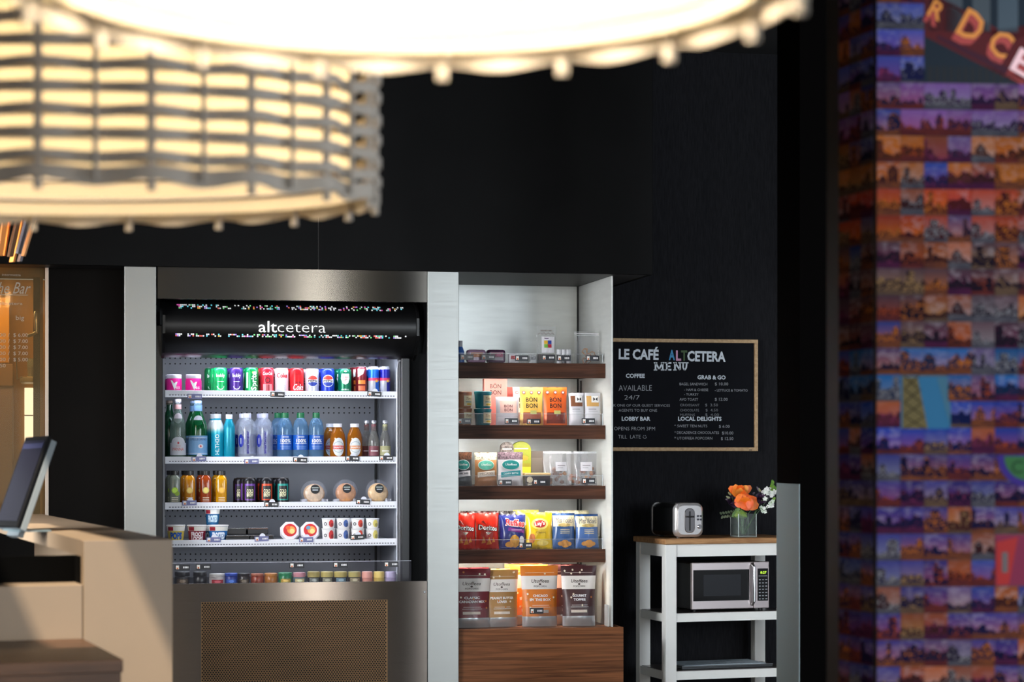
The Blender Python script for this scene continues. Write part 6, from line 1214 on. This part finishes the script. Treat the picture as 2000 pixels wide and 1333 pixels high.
t = thing('drink_tap', 'small chrome tap on the dark bar post', 'tap', (U(72, 0.18), 0.18, Z(640, 0.18))); b = B(); b.lathe([(0.010, -0.04), (0.014, 0.0), (0.017, 0.05), (0.012, 0.062)], M((205, 200, 188), 0.25, 0.8), 12); part('tap_body', b, t, smooth=True); b = B(); b.tube([(0, 0, -0.038), (-0.02, -0.01, -0.05), (-0.045, -0.02, -0.058)], 0.008, M((222, 210, 186), 0.3, 0.5), 8); part('lever', b, t, smooth=True); b = B(); b.box(-0.008, 0.008, 0, 0.021, -0.01, 0.03, SILVER); part('mount', b, t)
t = thing('bar_shelf', 'small glass fronted ledge inside the coffee bar', 'shelf', (0, 0, 0)); b = B(); b.box(U(39, 0.36), U(65, 0.36), 0.30, VN, Z(751, 0.36), Z(741, 0.36), M((210, 190, 150), 0.4)); part('ledge', b, t, bevel=0.003); b = B(); b.tube([(U(32, 0.33), 0.3, Z(705, 0.3)), (U(34, 0.33), 0.3, Z(745, 0.3)), (U(44, 0.33), 0.3, Z(740, 0.3))], 0.003, SILVER, 6); part('wire_arm', b, t, smooth=True)
t = thing('drinking_glass', 'drinking glass on the small bar ledge', 'glass', (U(61, 0.34), 0.34, Z(741, 0.36))); b = B(); b.lathe([(0.018, 0), (0.022, 0.09), (0.020, 0.09), (0.016, 0.004)], CLEAR((200, 205, 190), 0.35), 14); part('glass', b, t, smooth=True); b = B(); b.lathe([(0.017, 0.005), (0.019, 0.05)], CLEAR((190, 150, 70), 0.4), 12); part('drink', b, t, smooth=True)
lamp_area('bar_light', (U(20, 0.2), 0.25, ZS-0.05), (U(20, 0.4), 0.55, 1.4), 0.6, 0.1, 3.4, (1.0, 0.74, 0.38))
# ------------------------------------------------------------------ hanging cluster of slim slats at the far left
DS = 8.4; c0 = PXD(-45, 440, DS); ks = DS/FPX
hp = thing('slat_pendant', 'hanging cluster of slanted copper and grey slats at the left edge', 'pendant', (c0.x, c0.y, c0.z)); rg_ = random.Random(2)
cols = [M((206, 128, 62), 0.45), M((120, 84, 56), 0.5), M((92, 92, 100), 0.4, 0.4), M((226, 156, 88), 0.4)]
for k in range(24):
    a_ = 2*PI*k/24; ro = 122*ks; ri = 92*ks; hgt = 98*ks; z0_ = -58*ks+rg_.uniform(-9, 9)*ks
    A_ = Vector((ri*math.cos(a_), ri*math.sin(a_), z0_)); B_ = Vector((ro*math.cos(a_), ro*math.sin(a_), z0_+hgt)); sd = Vector((-math.sin(a_), math.cos(a_), 0)); ou = Vector((math.cos(a_), math.sin(a_), 0))
    b = B()
    w_, th_ = 5.5*ks, 3.2*ks
    b.add([A_-sd*w_-ou*th_, A_+sd*w_-ou*th_, A_+sd*w_+ou*th_, A_-sd*w_+ou*th_, B_-sd*w_-ou*th_, B_+sd*w_-ou*th_, B_+sd*w_+ou*th_, B_-sd*w_+ou*th_], [(0, 3, 2, 1), (4, 5, 6, 7), (0, 1, 5, 4), (1, 2, 6, 5), (2, 3, 7, 6), (3, 0, 4, 7)], cols[k % 4]); part('slat', b, hp, bevel=0.001)
b = B(); b.tube([(110*ks*math.cos(a_*PI/12), 110*ks*math.sin(a_*PI/12), 22*ks) for a_ in range(25)], 0.006, cols[0], 6); part('hoop', b, hp, smooth=True)
b = B(); b.tube([(0, 0, 22*ks), (0, 0, ZC-c0.z)], 0.006, BLACK, 6); b.tube([(-110*ks, 0, 22*ks), (110*ks, 0, 22*ks)], 0.005, BLACK, 6); part('rod', b, hp)
b = B(); b.lathe([(0.02, -0.02), (0.045, 0.02), (0.03, 0.05)], M((255, 190, 110), 0.5, emit=3.0), 12); part('bulb', b, hp, smooth=True)
l = bpy.data.lights.new('slat_pendant_light', 'POINT'); l.energy = 6; l.color = (1, 0.62, 0.3); l.shadow_soft_size = 0.05; o = bpy.data.objects.new('slat_pendant_light', l); COL.objects.link(o); o.location = (c0.x, c0.y, c0.z-0.05)
# ------------------------------------------------------------------ woven drum pendants
SL = M((150, 142, 132), 0.65, noise=0.06, nscale=20)
def glow_liner():
    if 'glow_liner' in MC: return MC['glow_liner']
    m = bpy.data.materials.new('glow_liner'); m.use_nodes = True; nt = m.node_tree; out = nt.nodes['Material Output']; d = nt.nodes['Principled BSDF']; d.inputs['Base Color'].default_value = (0.85, 0.74, 0.56, 1); d.inputs['Roughness'].default_value = 0.8
    tr = nt.nodes.new('ShaderNodeBsdfTranslucent'); tr.inputs[0].default_value = (0.9, 0.76, 0.5, 1); mx = nt.nodes.new('ShaderNodeMixShader'); mx.inputs[0].default_value = 0.55
    nt.links.new(d.outputs[0], mx.inputs[1]); nt.links.new(tr.outputs[0], mx.inputs[2]); nt.links.new(mx.outputs[0], out.inputs[0]); MC['glow_liner'] = m; return m
def drum(px, D, zb, RX, RY, NR, a0, rows, label, power, pitch, sh, bulbs):
    c = CAM((px-1000)*D/FPX, D, zb); t = thing('woven_pendant', label, 'pendant lamp', c, -TH, 'woven drum pendant lamps'); seg = NR*6
    def P(a_, off, z): return ((RX+off)*math.cos(a_), (RY+off)*math.sin(a_), z)
    def ring(z, h, amp, wav=0.0, th=0.003):
        b = B(); vs = []
        for k in range(seg):
            a_ = a0+2*PI*k/seg; w_ = math.cos(NR/2*(a_-a0)); o_ = amp*w_; dz = wav*w_
            vs += [P(a_, o_, z+dz), P(a_, o_, z+h+dz*0.3), P(a_, o_-th, z+h+dz*0.3), P(a_, o_-th, z+dz)]
        fs = [(4*k+q, 4*((k+1) % seg)+q, 4*((k+1) % seg)+(q+1) % 4, 4*k+(q+1) % 4) for k in range(seg) for q in range(4)]
        b.add(vs, fs, SL); return b
    z1 = sh*1.9
    for r_ in range(rows): part('slat', ring(z1+r_*pitch, sh, 0.013, 0.003*(-1)**r_), t, smooth=True)
    part('rim', ring(0.0, sh*1.5, 0.010, 0.006, 0.005), t, smooth=True)
    zt2 = z1+rows*pitch+0.01
    for k in range(NR):
        a_ = a0+2*PI*k/NR; b = B(); b.tube([P(a_, 0, -0.014 if k % 2 == 0 else 0.004), P(a_, 0, zt2)], 0.0085 if k % 2 == 0 else 0.0055, SL, 6); part('rib', b, t, smooth=True)
    LN = glow_liner()
    b = B(); b.sheet(lambda a_, z_: Vector(P(a_, -0.045, z_)), 0, 2*PI, 0.015, zt2-0.01, 64, 3, LN); part('glow_liner', b, t, smooth=True)  # translucent sleeve added so the gaps between the slats glow
    for r_ in range(rows):
        b = B(); b.tube([P(a_*PI/24, -0.051, z1+0.01+r_*pitch) for a_ in range(49)], 0.005, SL, 5); part('inner_hoop', b, t, smooth=True)
    part('top_hoop', ring(zt2-0.01, 0.03, 0.0), t, smooth=True)
    b = B(); b.tube([(-RX, 0, zt2), (RX, 0, zt2)], 0.006, BLACK); b.tube([(0, -RY, zt2), (0, RY, zt2)], 0.006, BLACK); part('spider', b, t)
    b = B(); b.tube([(0, 0, zt2), (0, 0, ZC-zb)], 0.005, BLACK); part('cord', b, t)
    zc_ = zt2-0.20
    for bx in bulbs:
        b = B(); b.lathe([(0.03, zt2-0.12), (0.035, zt2-0.02), (0.02, zt2)], BLACK, 14, bx, 0); part('lamp_holder', b, t, smooth=True)
        b = B(); b.lathe([(0.01, zc_-0.075), (0.045, zc_-0.055), (0.065, zc_-0.01), (0.06, zc_+0.03), (0.03, zc_+0.08)], M((255, 226, 180), 0.5, emit=4.0), 18, bx, 0); part('bulb', b, t, smooth=True)
        l = bpy.data.lights.new('pendant_light', 'POINT'); l.energy = power/len(bulbs); l.color = (1.0, 0.84, 0.61); l.shadow_soft_size = 0.06; o = bpy.data.objects.new('pendant_light', l); COL.objects.link(o)
        q = c+RT*bx; o.location = (q.x, q.y, zb+zc_-0.12)
drum(120, 4.2, CZ+485*4.2/FPX, 0.615, 0.37, 38, math.radians(-86.7), 11, 'woven drum pendant lamp at the upper left, whole lower rim showing', 17, 0.0415, 0.0195, (-0.3, 0.0, 0.3))
drum(790, 2.47, CZ+885*2.47/FPX, 0.455, 0.455, 34, math.radians(-83), 9, 'nearest woven drum pendant lamp, cut off by the top of the picture', 55, 0.0415, 0.0165, (0.0,))
